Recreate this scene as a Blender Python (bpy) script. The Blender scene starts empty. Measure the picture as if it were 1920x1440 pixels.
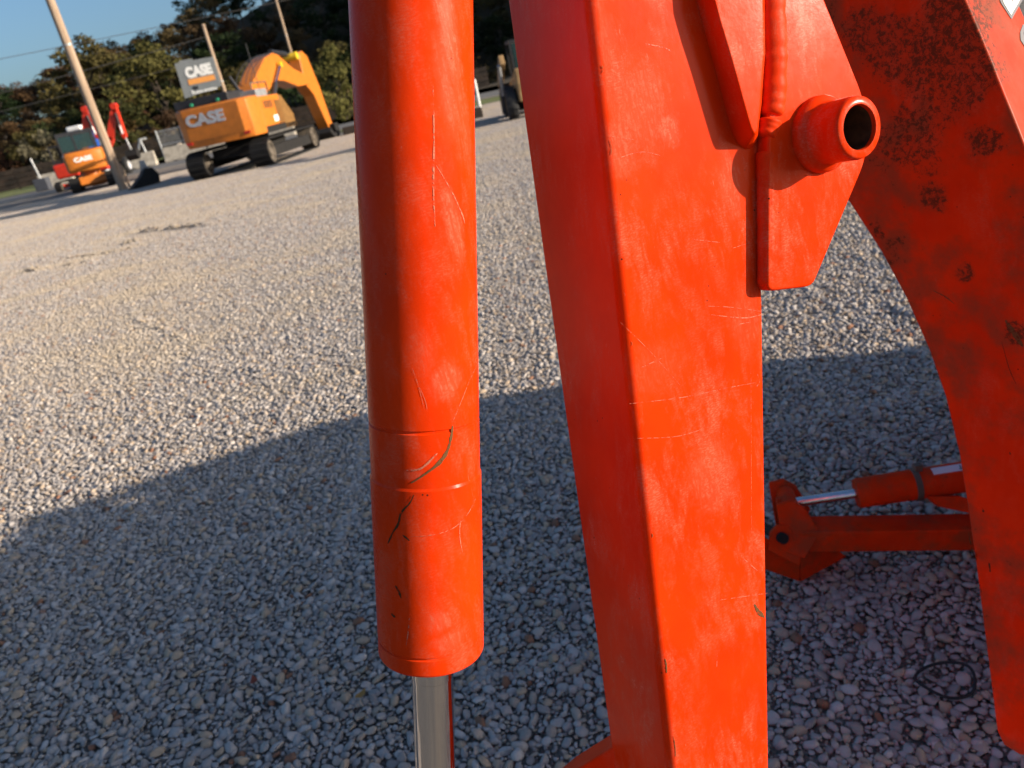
import bpy, bmesh, math, random
import numpy as np
from mathutils import Vector, Matrix, noise as mnoise

# ------------------------------------------------------------------ camera, sky, sun, exposure
SC = bpy.context.scene
FPX = 1443.0                                   # focal length in photo pixels (1920 wide)
PITCH, ROLL, HCAM = math.radians(22.2), math.radians(12.3), 1.5
Fw = Vector((0, math.cos(PITCH), -math.sin(PITCH)))
R0 = Vector((1, 0, 0)); U0 = Vector((0, math.sin(PITCH), math.cos(PITCH)))
Xc = R0 * math.cos(ROLL) - U0 * math.sin(ROLL)
Yc = R0 * math.sin(ROLL) + U0 * math.cos(ROLL)
CAM = Vector((0, 0, HCAM))
cd = bpy.data.cameras.new('camera'); cam = bpy.data.objects.new('camera', cd)
SC.collection.objects.link(cam)
m = Matrix.Identity(4)
for i in range(3):
    m[i][0], m[i][1], m[i][2], m[i][3] = Xc[i], Yc[i], -Fw[i], CAM[i]
cam.matrix_world = m
cd.sensor_width = 36.0; cd.lens = FPX / 1920 * 36
cd.clip_start = 0.02; cd.clip_end = 3000
cd.dof.use_dof = True; cd.dof.focus_distance = 0.64; cd.dof.aperture_fstop = 11.0
SC.camera = cam

SUN_EL, SUN_AZ = math.radians(13.5), math.radians(105.5)   # azimuth clockwise from +Y
SUN = Vector((math.sin(SUN_AZ) * math.cos(SUN_EL), math.cos(SUN_AZ) * math.cos(SUN_EL), math.sin(SUN_EL)))
wd = bpy.data.worlds.new('World'); SC.world = wd; wd.use_nodes = True
sk = wd.node_tree.nodes.new('ShaderNodeTexSky'); sk.sky_type = 'NISHITA'; sk.sun_disc = False
sk.sun_elevation = SUN_EL; sk.sun_rotation = SUN_AZ; sk.altitude = 200; sk.air_density = 1.0; sk.dust_density = 3.0; sk.ozone_density = 4.0
bg = wd.node_tree.nodes['Background']; bg.inputs[1].default_value = 0.108
wd.node_tree.links.new(sk.outputs[0], bg.inputs[0])
sl = bpy.data.lights.new('sun', 'SUN'); sl.energy = 5.0; sl.angle = math.radians(0.55); sl.color = (1.0, 0.87, 0.70)
so = bpy.data.objects.new('sun', sl); SC.collection.objects.link(so)
so.rotation_euler = (-SUN).to_track_quat('-Z', 'Y').to_euler(); so.location = (20, -5, 12)
SC.view_settings.view_transform = 'Standard'; SC.view_settings.look = 'None'
SC.view_settings.gamma = 1.0; SC.view_settings.exposure = 0.72; SC.view_settings.use_curve_mapping = False
SC.cycles.max_bounces = 6; SC.cycles.diffuse_bounces = 3

COL = SC.collection
RNG = random.Random(7)

def ray(u, v): return Xc * ((u - 960) / FPX) - Yc * ((v - 720) / FPX) + Fw
def W(u, v, d): return CAM + ray(u, v) * d                      # a point at depth d
def gnd(u, v, z=0.0):
    d = ray(u, v); return CAM + d * ((z - HCAM) / d.z)
def onplane(u, v, P, n):
    d = ray(u, v); return CAM + d * ((P - CAM).dot(n) / d.dot(n))

# ------------------------------------------------------------------ material helpers
def nt(name):
    mt = bpy.data.materials.new(name); mt.use_nodes = True
    t = mt.node_tree; b = t.nodes['Principled BSDF']
    return mt, t, b
def N(t, kind, **kw):
    n = t.nodes.new('ShaderNode' + kind)
    for k, v in kw.items():
        if k == 'inp':
            for kk, vv in v.items(): n.inputs[kk].default_value = vv
        else: setattr(n, k, v)
    return n
def L(t, a, b): t.links.new(a, b)
def ramp(t, fac, lo, hi):
    n = N(t, 'MapRange', inp={'From Min': lo, 'From Max': hi}); n.interpolation_type = 'SMOOTHSTEP'
    L(t, fac, n.inputs['Value']); return n.outputs[0]
def noise(t, vec, scale, detail=4, rough=0.55, dist=0.0):
    n = N(t, 'TexNoise', inp={'Scale': scale, 'Detail': detail, 'Roughness': rough, 'Distortion': dist})
    L(t, vec, n.inputs['Vector']); return n.outputs['Fac']
def mixc(t, fac, a, b):
    n = N(t, 'Mix', data_type='RGBA')
    if isinstance(fac, (int, float)): n.inputs[0].default_value = fac
    else: L(t, fac, n.inputs[0])
    for s, x in ((6, a), (7, b)):
        if isinstance(x, tuple): n.inputs[s].default_value = (*x, 1)
        else: L(t, x, n.inputs[s])
    return n.outputs[2]
def mth(t, op, a, b=None, clamp=False):
    n = N(t, 'Math', operation=op); n.use_clamp = clamp
    for i, x in enumerate((a, b)):
        if x is None: continue
        if isinstance(x, (int, float)): n.inputs[i].default_value = x
        else: L(t, x, n.inputs[i])
    return n.outputs[0]
def bump(t, b, h, strength=0.2, dist=0.01):
    n = N(t, 'Bump', inp={'Strength': strength, 'Distance': dist}); L(t, h, n.inputs['Height']); L(t, n.outputs[0], b.inputs['Normal'])
def pos(t): return N(t, 'NewGeometry').outputs['Position']
def objc(t): return N(t, 'TexCoord').outputs['Object']
def mapped(t, vec, scale=(1, 1, 1), rot=(0, 0, 0)):
    n = N(t, 'Mapping'); n.inputs['Scale'].default_value = scale; n.inputs['Rotation'].default_value = rot
    L(t, vec, n.inputs['Vector']); return n.outputs[0]

def plain(name, col, rough=0.6, metal=0.0, var=0.12, scale=6.0, spec=0.5, coat=0.0):
    mt, t, b = nt(name); v = objc(t)
    k = noise(t, v, scale, 5)
    c2 = tuple(min(1, c * (1 - var * 2.2)) for c in col); c3 = tuple(min(1, c * (1 + var)) for c in col)
    L(t, mixc(t, ramp(t, k, .3, .7), c2, c3), b.inputs['Base Color'])
    b.inputs['Roughness'].default_value = rough; b.inputs['Metallic'].default_value = metal
    b.inputs['Specular IOR Level'].default_value = spec; b.inputs['Coat Weight'].default_value = coat
    r = N(t, 'MapRange', inp={'To Min': max(.03, rough - .1), 'To Max': min(1, rough + .15)}); L(t, noise(t, v, scale * 4, 3), r.inputs[0]); L(t, r.outputs[0], b.inputs['Roughness'])
    return mt

def worn_paint(name, blobs=(), dirt=0.0, fade=1.0, rough=0.20, pits=1.0, stain_scale=14, dblobs=()):
    """Faded, dusty orange machine paint; blobs = [(centre, radius vector, strength)] of rubbed chalky paint."""
    mt, t, b = nt(name); v = pos(t)
    base = (0.70, 0.037, 0.0022); base2 = (0.61, 0.029, 0.0019)
    chalk = (0.58, 0.125, 0.070)
    k1 = noise(t, v, 9, 4, .6); k2 = noise(t, v, 60, 6, .65, .6)
    col = mixc(t, ramp(t, k1, .35, .65), base2, base)
    # chalky smears, stretched along the part
    mv = mapped(t, v, (34, 34, 13), (0.15, -0.2, 0.3))
    sm = mth(t, 'MULTIPLY', ramp(t, noise(t, mv, 1.0, 9, .76, .25), .45, .66), ramp(t, noise(t, v, 6.5, 2), .26, .58))
    sm = mth(t, 'MULTIPLY', sm, 0.78 * fade)
    # thin rub hatching inside the smears
    hv = mapped(t, v, (300, 300, 900), (.25, .1, 0)); ht = ramp(t, noise(t, hv, 1.0, 2, .5), .45, .62)
    sm = mth(t, 'MULTIPLY', sm, mth(t, 'ADD', mth(t, 'MULTIPLY', ht, .6), .40))
    fn_ = ramp(t, noise(t, v, 240, 8, .8, .6), .40, .60); st_ = ramp(t, noise(t, mapped(t, v, (420, 420, 60), (.3, .35, .2)), 1.0, 4, .6), .38, .62)
    grain = mth(t, 'ADD', mth(t, 'MULTIPLY', mth(t, 'MULTIPLY', fn_, st_), .75), .30)
    for (c, rad, s) in blobs:
        sub = N(t, 'VectorMath', operation='SUBTRACT'); L(t, v, sub.inputs[0]); sub.inputs[1].default_value = tuple(c)
        wob = N(t, 'TexNoise', inp={'Scale': 55.0, 'Detail': 9.0, 'Roughness': .78, 'Distortion': .4}); L(t, v, wob.inputs['Vector'])
        dv = N(t, 'VectorMath', operation='DIVIDE'); L(t, sub.outputs[0], dv.inputs[0]); dv.inputs[1].default_value = tuple(rad)
        ln = N(t, 'VectorMath', operation='LENGTH'); L(t, dv.outputs[0], ln.inputs[0])
        q = mth(t, 'ADD', ln.outputs['Value'], mth(t, 'MULTIPLY', mth(t, 'SUBTRACT', wob.outputs['Fac'], .5), 1.9))
        mk = mth(t, 'MULTIPLY', ramp(t, q, 1.15, .35), s)
        mk = mth(t, 'MULTIPLY', mk, grain)
        sm = mth(t, 'MAXIMUM', sm, mk)
    col = mixc(t, mth(t, 'MINIMUM', sm, .95), col, chalk)
    # fine hair scratches
    for i, (sc, ro) in enumerate((((420, 420, 16), (.5, .3, .1)), ((500, 500, 14), (-.9, .6, .4)), ((520, 520, 11), (1.2, -.5, .9)))):
        s = ramp(t, noise(t, mapped(t, v, sc, ro), 1.0, 2, .5), .735, .80)
        s = mth(t, 'MULTIPLY', s, ramp(t, noise(t, v, 8 + i * 3, 2), .5, .62))
        col = mixc(t, mth(t, 'MULTIPLY', s, .55 * fade), col, (0.62, 0.20, 0.12))
    # pits
    vo = N(t, 'TexVoronoi', inp={'Scale': 95.0}); L(t, v, vo.inputs['Vector'])
    pk = mth(t, 'MULTIPLY', ramp(t, vo.outputs['Distance'], .10, .055), ramp(t, noise(t, v, 30, 2), .58, .66))
    col = mixc(t, mth(t, 'MULTIPLY', pk, pits), col, (0.05, 0.015, 0.008))
    if dirt > 0:
        d1 = mth(t, 'MULTIPLY', ramp(t, noise(t, v, stain_scale, 4, .6), .56, .74), .7)
        wob = noise(t, v, 26, 4, .65)
        for (c, rad, st) in dblobs:
            sub = N(t, 'VectorMath', operation='SUBTRACT'); L(t, v, sub.inputs[0]); sub.inputs[1].default_value = tuple(c)
            ln = N(t, 'VectorMath', operation='LENGTH'); L(t, sub.outputs[0], ln.inputs[0])
            q = mth(t, 'ADD', mth(t, 'DIVIDE', ln.outputs['Value'], rad), mth(t, 'MULTIPLY', mth(t, 'SUBTRACT', wob, .5), 1.6))
            d1 = mth(t, 'MAXIMUM', d1, mth(t, 'MULTIPLY', ramp(t, q, 1.1, .45), st))
        d2 = ramp(t, noise(t, v, 150, 9, .85, .4), .62, .38)
        dm = mth(t, 'MULTIPLY', ramp(t, mth(t, 'SUBTRACT', d1, mth(t, 'MULTIPLY', d2, .95)), .02, .35), dirt, True)
        film = ramp(t, noise(t, v, 11, 6, .65), .42, .66)
        col = mixc(t, mth(t, 'MULTIPLY', mth(t, 'MAXIMUM', mth(t, 'MULTIPLY', film, .72), mth(t, 'MULTIPLY', d1, .62)), dirt), col, (0.17, 0.060, 0.026))
        col = mixc(t, mth(t, 'MULTIPLY', dm, .80), col, (0.050, 0.027, 0.013))
    L(t, col, b.inputs['Base Color'])
    rr = mth(t, 'ADD', mth(t, 'MULTIPLY', sm, .12), rough)
    rr = mth(t, 'ADD', rr, mth(t, 'MULTIPLY', mth(t, 'SUBTRACT', k2, .5), .18))
    L(t, rr, b.inputs['Roughness']); b.inputs['Specular IOR Level'].default_value = .05
    bh = mth(t, 'ADD', mth(t, 'MULTIPLY', noise(t, v, 260, 2), 1.0), mth(t, 'MULTIPLY', noise(t, v, 22, 3), 1.6))
    bump(t, b, bh, .016, .004)
    return mt

# ------------------------------------------------------------------ mesh helpers
def root_inv(p):
    while p is not None and p.parent is not None: p = p.parent
    if p is None or p.type != 'EMPTY': return None
    return Matrix.LocRotScale(p.location, p.rotation_euler, p.scale).inverted()
def tag(o, label=None, cat=None, group=None, kind=None):
    if label: o['label'] = label
    if cat: o['category'] = cat
    if group: o['group'] = group
    if kind: o['kind'] = kind
    return o
def empty(name, loc, rz=0.0, label=None, cat=None, group=None):
    o = bpy.data.objects.new(name, None); COL.objects.link(o); o.location = loc; o.rotation_euler = (0, 0, rz)
    o.empty_display_size = .2
    return tag(o, label, cat, group)
def obj(name, bm, mat, parent=None, smooth=True, bevel=0.0, seg=3, world=True, angle=0.6):
    """One mesh object. world=True: the bmesh is in world space and is brought into the root empty's space."""
    if parent is not None and world:
        mi = root_inv(parent)
        if mi is not None: bm.transform(mi)
    bmesh.ops.recalc_face_normals(bm, faces=bm.faces)
    me = bpy.data.meshes.new(name); bm.to_mesh(me); bm.free()
    o = bpy.data.objects.new(name, me); COL.objects.link(o); o.parent = parent
    for mm in (mat if isinstance(mat, (list, tuple)) else [mat]): me.materials.append(mm)
    if smooth:
        me.polygons.foreach_set('use_smooth', [True] * len(me.polygons))
        me.set_sharp_from_angle(angle=angle)
    if bevel > 0:
        md = o.modifiers.new('bevel', 'BEVEL'); md.width = bevel; md.segments = seg; md.limit_method = 'ANGLE'; md.angle_limit = .5; md.harden_normals = True
    return o
def B(): return bmesh.new()
def hexa(bm, p):
    """p: 8 points, bottom ring 0-3 then top ring 4-7"""
    vs = [bm.verts.new(q) for q in p]
    for f in ((0, 3, 2, 1), (4, 5, 6, 7), (0, 1, 5, 4), (1, 2, 6, 5), (2, 3, 7, 6), (3, 0, 4, 7)):
        bm.faces.new([vs[i] for i in f])
    return vs
def box(bm, x0, x1, y0, y1, z0, z1, M=None):
    p = [Vector(q) for q in ((x0, y0, z0), (x1, y0, z0), (x1, y1, z0), (x0, y1, z0), (x0, y0, z1), (x1, y0, z1), (x1, y1, z1), (x0, y1, z1))]
    if M: p = [M @ q for q in p]
    return hexa(bm, p)
def frame_of(d):
    d = d.normalized(); a = Vector((0, 0, 1)) if abs(d.z) < .9 else Vector((1, 0, 0))
    x = d.cross(a).normalized(); return x, d.cross(x).normalized()
def lathe(bm, p0, d, prof, n=48, caps=True):
    """prof: [(along, radius)] around the axis p0 + along*d"""
    d = d.normalized(); x, y = frame_of(d); rings = []
    for (s, r) in prof:
        if r <= 1e-6: rings.append([bm.verts.new(p0 + d * s)]); continue
        rings.append([bm.verts.new(p0 + d * s + (x * math.cos(a) + y * math.sin(a)) * r) for a in [2 * math.pi * i / n for i in range(n)]])
    for A, Bq in zip(rings, rings[1:]):
        if len(A) == 1 and len(Bq) == 1: continue
        for i in range(n):
            j = (i + 1) % n
            if len(A) == 1: bm.faces.new((A[0], Bq[j], Bq[i]))
            elif len(Bq) == 1: bm.faces.new((A[i], A[j], Bq[0]))
            else: bm.faces.new((A[i], A[j], Bq[j], Bq[i]))
    if caps:
        for R in (rings[0], rings[-1]):
            if len(R) > 2:
                try: bm.faces.new(R)
                except ValueError: pass
def cyl(bm, a, b, r0, r1=None, n=20):
    r1 = r0 if r1 is None else r1
    lathe(bm, a, b - a, [(0, r0), ((b - a).length, r1)], n)
def tube(bm, pts, rad, n=10, jitter=0.0, flat=None):
    """tube along a polyline; rad a number or a list"""
    rings = []; k = len(pts); rr = random.Random(len(pts) * 13 + 5)
    for i, p in enumerate(pts):
        d = (pts[min(i + 1, k - 1)] - pts[max(i - 1, 0)]).normalized(); x, y = frame_of(d)
        r = rad[i] if isinstance(rad, (list, tuple)) else rad
        r *= 1 + jitter * rr.uniform(-1, 1)
        rings.append([bm.verts.new(p + (x * math.cos(a) + y * math.sin(a)) * r) for a in [2 * math.pi * j / n for j in range(n)]])
    for A, Bq in zip(rings, rings[1:]):
        for i in range(n): bm.faces.new((A[i], A[(i + 1) % n], Bq[(i + 1) % n], Bq[i]))
    bm.faces.new(rings[0]); bm.faces.new(rings[-1])
def prism(bm, poly, off):
    """extrude a planar polygon (list of Vectors) by the vector off"""
    a = [bm.verts.new(p) for p in poly]; b = [bm.verts.new(p + off) for p in poly]; n = len(poly)
    bm.faces.new(a); bm.faces.new(b)
    for i in range(n): bm.faces.new((a[i], a[(i + 1) % n], b[(i + 1) % n], b[i]))
def slab(bm, prof, x0, x1, M=None):
    """side profile [(y,z)] extruded from x0 to x1"""
    p = [Vector((x0, y, z)) for y, z in prof]; off = Vector((x1 - x0, 0, 0))
    if M: off = M.to_3x3() @ off; p = [M @ q for q in p]
    prism(bm, p, off)
def resample(pts, n):
    out = []; ls = [0]
    for a, b in zip(pts, pts[1:]): ls.append(ls[-1] + (b - a).length)
    for i in range(n):
        s = ls[-1] * i / (n - 1)
        for k in range(len(pts) - 1):
            if s <= ls[k + 1] + 1e-9:
                f = (s - ls[k]) / max(1e-9, ls[k + 1] - ls[k]); out.append(pts[k].lerp(pts[k + 1], f)); break
    return out
def smooth_line(pts, n):
    """Catmull-Rom through the points"""
    out = []; k = len(pts)
    for i in range(k - 1):
        p0, p1, p2, p3 = pts[max(i - 1, 0)], pts[i], pts[i + 1], pts[min(i + 2, k - 1)]
        m_ = max(2, n // (k - 1))
        for j in range(m_):
            t = j / m_
            out.append(.5 * ((2 * p1) + (p2 - p0) * t + (2 * p0 - 5 * p1 + 4 * p2 - p3) * t * t + (3 * p1 - p0 - 3 * p2 + p3) * t ** 3))
    out.append(pts[-1]); return out
def text_mesh(txt, size, mat, name, parent, M, bold=0.03, ext=0.004, width=None):
    """lettering as a mesh: M maps the flat text (x right, y up, z out) into the parent's local space"""
    cu = bpy.data.curves.new('t', 'FONT'); cu.body = txt; cu.size = size; cu.extrude = ext; cu.offset = bold * size; cu.align_x = 'CENTER'; cu.align_y = 'CENTER'; cu.resolution_u = 3
    to = bpy.data.objects.new('t', cu); COL.objects.link(to)
    bpy.context.view_layer.update()
    me = bpy.data.meshes.new_from_object(to.evaluated_get(bpy.context.evaluated_depsgraph_get()))
    bpy.data.objects.remove(to); bpy.data.curves.remove(cu)
    if width:
        xs = [v.co.x for v in me.vertices]; k = width / (max(xs) - min(xs)); me.transform(Matrix.Diagonal((k, 1, 1, 1)))
    me.transform(M); me.name = name; me.materials.clear(); me.materials.append(mat)
    o = bpy.data.objects.new(name, me); COL.objects.link(o); o.parent = parent
    return o

# ------------------------------------------------------------------ common materials
M_case = plain('case_orange_paint', (0.56, 0.168, 0.018), .42, var=.06, coat=.15)
M_caseD = plain('case_dark_panel', (0.022, 0.022, 0.026), .5)
M_steel = plain('dark_track_steel', (0.012, 0.0105, 0.010), .8, .1, .2)
M_dust = plain('dusty_steel', (0.13, 0.105, 0.08), .8, .1, .25)
M_white = plain('white_lettering', (0.78, 0.78, 0.76), .5, var=.03)
M_silver = plain('silver_lettering', (0.52, 0.52, 0.55), .35, .2, .05)
M_grey = plain('grey_vinyl_panel', (0.20, 0.215, 0.22), .5, var=.05)
M_red = plain('red_machine_paint', (0.62, 0.035, 0.012), .35, var=.06)
M_yellow = plain('yellow_cap', (0.72, 0.46, 0.02), .45, var=.05)
M_chrome = plain('chrome', (0.72, 0.72, 0.74), .14, 1.0, .08, 30)
M_galv = plain('galvanised_steel', (0.36, 0.37, 0.38), .5, .5, .1)
M_rubber = plain('black_rubber', (0.018, 0.018, 0.019), .75, var=.2)
M_conc = plain('concrete', (0.40, 0.355, 0.29), .9, var=.14, scale=3)
M_blue = plain('blue_paint', (0.02, 0.09, 0.42), .35)
M_tan = plain('tan_machine_paint', (0.33, 0.20, 0.085), .5, var=.15)
M_green = plain('green_cap', (0.03, 0.30, 0.16), .5)
M_rust = plain('rusty_bore', (0.085, 0.048, 0.022), .6, .3, .35, 60)
M_sticker = plain('sticker_film', (0.62, 0.62, 0.64), .5, var=.03)
M_ink = plain('sticker_ink', (0.03, 0.03, 0.035), .6)

def glass_mat():
    mt, t, b = nt('tinted_cab_glass'); b.inputs['Base Color'].default_value = (0.05, 0.10, 0.105, 1)
    b.inputs['Roughness'].default_value = .08; b.inputs['Transmission Weight'].default_value = .55; b.inputs['IOR'].default_value = 1.3
    return mt
M_glass = glass_mat()
def wood_mat():
    mt, t, b = nt('weathered_pole_wood'); v = pos(t)
    g = noise(t, mapped(t, v, (14, 14, .7)), 1.0, 6, .65)
    L(t, mixc(t, ramp(t, g, .3, .7), (0.24, 0.155, 0.10), (0.44, 0.33, 0.235)), b.inputs['Base Color']); b.inputs['Roughness'].default_value = .9
    bump(t, b, g, .5, .01); return mt
M_wood = wood_mat()

# ------------------------------------------------------------------ ground, road, hill
def sheet(name, pts, z, mat, kind='structure'):
    bm = B(); bm.faces.new([bm.verts.new((x, y, z)) for x, y in pts]); o = obj(name, bm, mat, None, False); o['kind'] = kind; return o
def earth_mat():
    mt, t, b = nt('dry_field_earth'); v = pos(t)
    a = noise(t, v, .06, 5, .6); g = noise(t, v, 1.7, 6, .7)
    c = mixc(t, ramp(t, a, .4, .62), (0.085, 0.10, 0.03), (0.17, 0.135, 0.08)); c = mixc(t, mth(t, 'MULTIPLY', g, .6), c, (0.05, 0.045, 0.02))
    L(t, c, b.inputs['Base Color']); b.inputs['Roughness'].default_value = 1.0; bump(t, b, g, .8, .1); return mt
sheet('ground', [(-900, -600), (900, -600), (900, 1500), (-900, 1500)], -0.05, earth_mat())

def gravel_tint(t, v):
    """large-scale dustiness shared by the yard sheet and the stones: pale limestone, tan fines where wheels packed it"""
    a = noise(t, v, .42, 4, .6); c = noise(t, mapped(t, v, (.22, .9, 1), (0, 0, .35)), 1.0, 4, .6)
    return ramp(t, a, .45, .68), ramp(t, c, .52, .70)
def yard_mat():
    mt, t, b = nt('gravel_fines_gap_shade'); v = pos(t)
    vo = N(t, 'TexVoronoi', inp={'Scale': 75.0, 'Randomness': 1.0}); L(t, v, vo.inputs['Vector'])
    sp = N(t, 'SeparateColor'); L(t, vo.outputs['Color'], sp.inputs[0])
    c = mixc(t, sp.outputs[0], (0.13, 0.115, 0.10), (0.36, 0.315, 0.27))  # darker than the stones, painting shade into the gaps between them
    p, q = gravel_tint(t, v)
    c = mixc(t, mth(t, 'MULTIPLY', mth(t, 'MAXIMUM', p, q), .55), c, (0.43, 0.335, 0.235))
    L(t, c, b.inputs['Base Color']); b.inputs['Roughness'].default_value = .95
    h = mth(t, 'SUBTRACT', 1.0, vo.outputs['Distance']); bump(t, b, h, 1.0, .03); return mt
M_yard = yard_mat()
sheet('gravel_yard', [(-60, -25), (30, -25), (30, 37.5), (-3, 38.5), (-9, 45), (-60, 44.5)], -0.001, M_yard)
def asphalt_mat():
    mt, t, b = nt('sun_bleached_asphalt'); v = pos(t)
    k = noise(t, v, 9, 6, .7); a = noise(t, v, .3, 4)
    c = mixc(t, k, (0.10, 0.095, 0.09), (0.20, 0.185, 0.165)); c = mixc(t, mth(t, 'MULTIPLY', ramp(t, a, .4, .7), .4), c, (0.24, 0.20, 0.16))
    L(t, c, b.inputs['Base Color']); b.inputs['Roughness'].default_value = .9; return mt
sheet('road', [(-80, 47.5), (-12, 46.6), (60, 45.5), (60, 58), (-80, 54.0)], -0.004, asphalt_mat())
sheet('road_shoulder', [(-80, 45.0), (-9, 45.2), (60, 43.9), (60, 45.5), (-12, 46.6), (-80, 47.5)], -0.008, plain('shoulder_dirt', (0.36, 0.29, 0.20), .95, var=.2, scale=2))
def grass_strip_mat():
    mt, t, b = nt('mown_grass'); v = pos(t)
    c = mixc(t, ramp(t, noise(t, v, 3, 6, .7), .3, .7), (0.085, 0.115, 0.022), (0.23, 0.23, 0.065)); L(t, c, b.inputs['Base Color']); b.inputs['Roughness'].default_value = 1
    bump(t, b, noise(t, v, 30, 3), 1, .05); return mt
M_grass = grass_strip_mat()
sheet('grass_verge', [(-80, 56.5), (-24, 56.5), (-24, 74), (-80, 76)], -0.006, M_grass)
sheet('grass_corner', [(-2.9, 38.6), (14, 37.6), (14, 43.8), (-7.5, 44.8)], -0.004, M_grass)

def hill_h(x, y):
    # the wooded hill rises behind the road; its unseen right end is shaped to shade it
    base = 79 - max(0, x + 2) * .45
    s = max(0.0, y - base); t = min(1, s / 62)
    h = (6.6 + 18.5 / (1 + math.exp(-(x + 30) / 13))) * (t * t * (3 - 2 * t))
    k = max(0.0, min(1, (x - 4) / 40)); u = min(1, s / 18)
    h += 19 * k * u  # hump added out of view to throw shade over the wood
    h += 1.1 * mnoise.noise(Vector((x * .05, y * .05, 0))) * t
    return h - .05
def hillside():
    bm = B(); nx, ny = 64, 30; g = []
    for j in range(ny + 1):
        row = []
        for i in range(nx + 1):
            x = -140 + 250 * i / nx; y = 55 + 175 * (j / ny)
            row.append(bm.verts.new((x, y, hill_h(x, y))))
        g.append(row)
    for j in range(ny):
        for i in range(nx): bm.faces.new((g[j][i], g[j][i + 1], g[j + 1][i + 1], g[j + 1][i]))
    mt, t, b = nt('leaf_litter_slope'); v = pos(t)
    c = mixc(t, noise(t, v, .8, 6, .7), (0.035, 0.026, 0.014), (0.11, 0.072, 0.032)); L(t, c, b.inputs['Base Color']); b.inputs['Roughness'].default_value = 1
    o = obj('hillside', bm, mt); o['kind'] = 'structure'
hillside()

# ------------------------------------------------------------------ gravel stones (geometry nodes over patches of modelled stones)
def stone_mat():
    mt, t, b = nt('crushed_limestone'); v = pos(t)
    at = N(t, 'Attribute', attribute_name='tint'); at.attribute_type = 'GEOMETRY'
    sp = N(t, 'SeparateColor'); L(t, at.outputs['Color'], sp.inputs[0])
    c = mixc(t, sp.outputs[0], (0.25, 0.220, 0.205), (0.61, 0.545, 0.490))
    c = mixc(t, ramp(t, sp.outputs[1], .62, 1.0), c, (0.46, 0.345, 0.24))
    c = mixc(t, ramp(t, sp.outputs[2], .985, .99), c, (0.27, 0.13, 0.075))
    k = noise(t, objc(t), 55, 5, .7); c = mixc(t, mth(t, 'MULTIPLY', ramp(t, k, .45, .75), .35), c, (0.19, 0.17, 0.15))
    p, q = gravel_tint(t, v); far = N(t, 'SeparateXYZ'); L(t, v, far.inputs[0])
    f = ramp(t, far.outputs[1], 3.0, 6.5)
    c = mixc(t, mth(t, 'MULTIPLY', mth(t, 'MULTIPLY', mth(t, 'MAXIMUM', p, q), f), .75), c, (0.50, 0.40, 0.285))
    L(t, c, b.inputs['Base Color']); b.inputs['Roughness'].default_value = .85; b.inputs['Specular IOR Level'].default_value = .3
    bump(t, b, noise(t, objc(t), 140, 4, .6), .35, .004)
    return mt
M_stone = stone_mat()
def ico():
    bm = bmesh.new(); bmesh.ops.create_icosphere(bm, subdivisions=2, radius=1.0)
    v = np.array([q.co for q in bm.verts]); bm.verts.index_update(); f = np.array([[q.index for q in fc.verts] for fc in bm.faces]); bm.free(); return v, f
ICO_V, ICO_F = ico()
nr = np.random.default_rng(11)
def stone_shape():
    v = ICO_V.copy()
    for _ in range(9):
        n = nr.normal(size=3); n /= np.linalg.norm(n); d = nr.uniform(.52, .9)
        s = v @ n; v = v - np.outer(np.maximum(0, s - d), n)
    return v * np.array([1.0, nr.uniform(.58, .92), nr.uniform(.36, .62)])
STONES = [stone_shape() for _ in range(40)]
def rot_batch(ax, ay, az):
    cx, sx, cy, sy, cz, sz = np.cos(ax), np.sin(ax), np.cos(ay), np.sin(ay), np.cos(az), np.sin(az)
    Rx = np.array([[1, 0, 0], [0, cx, -sx], [0, sx, cx]]); Ry = np.array([[cy, 0, sy], [0, 1, 0], [-sy, 0, cy]]); Rz = np.array([[cz, -sz, 0], [sz, cz, 0], [0, 0, 1]])
    return Rz @ Ry @ Rx
def stones_mesh(name, cents, sizes, tilt=.33, dark=0.0, reds=True):
    V, F, T = [], [], []; n0 = 0
    for (x, y, z), s in zip(cents, sizes):
        sh = STONES[nr.integers(len(STONES))]
        R = rot_batch(nr.normal() * tilt, nr.normal() * tilt, nr.uniform(0, 6.28))
        V.append((sh * s) @ R.T + (x, y, z)); F.append(ICO_F + n0); n0 += len(sh)
        c = (np.clip(nr.beta(2.6, 2.8) * (1 - dark), 0, 1), nr.uniform(), nr.uniform() if reds else 0, 1)
        T.append(np.tile(c, (len(sh), 1)))
    V = np.concatenate(V); F = np.concatenate(F); T = np.concatenate(T)
    me = bpy.data.meshes.new(name); me.from_pydata(V.tolist(), [], F.tolist())
    a = me.color_attributes.new('tint', 'FLOAT_COLOR', 'POINT'); a.data.foreach_set('color', T.astype(np.float32).ravel())
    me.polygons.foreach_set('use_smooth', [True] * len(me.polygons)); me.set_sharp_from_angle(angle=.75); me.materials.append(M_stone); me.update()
    return me
def stone_patch(i, cell):
    c, s = [], []
    n = int(cell * cell * 26000)
    px = nr.uniform(-.02, cell + .02, n); py = nr.uniform(-.02, cell + .02, n)
    sz = np.sort(np.clip(nr.lognormal(math.log(.0076), .44, n), .0038, .0225))[::-1]
    kx, ky, ks = np.zeros(n), np.zeros(n), np.zeros(n); m_ = 0
    for k in range(n):                                      # largest first; a stone is dropped where it would bury a neighbour
        if m_ and np.any((kx[:m_] - px[k]) ** 2 + (ky[:m_] - py[k]) ** 2 < (.63 * (ks[:m_] + sz[k])) ** 2): continue
        kx[m_], ky[m_], ks[m_] = px[k], py[k], sz[k]; m_ += 1
        c.append((px[k] - cell / 2, py[k] - cell / 2, .003 + sz[k] * .12 + nr.uniform(-.0025, .0035))); s.append(sz[k])
    return stones_mesh('gravel_patch', c, s)
CELL = 0.5
patch_col = bpy.data.collections.new('gravel_patches')        # source meshes for the instancer, not linked to the scene
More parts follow.
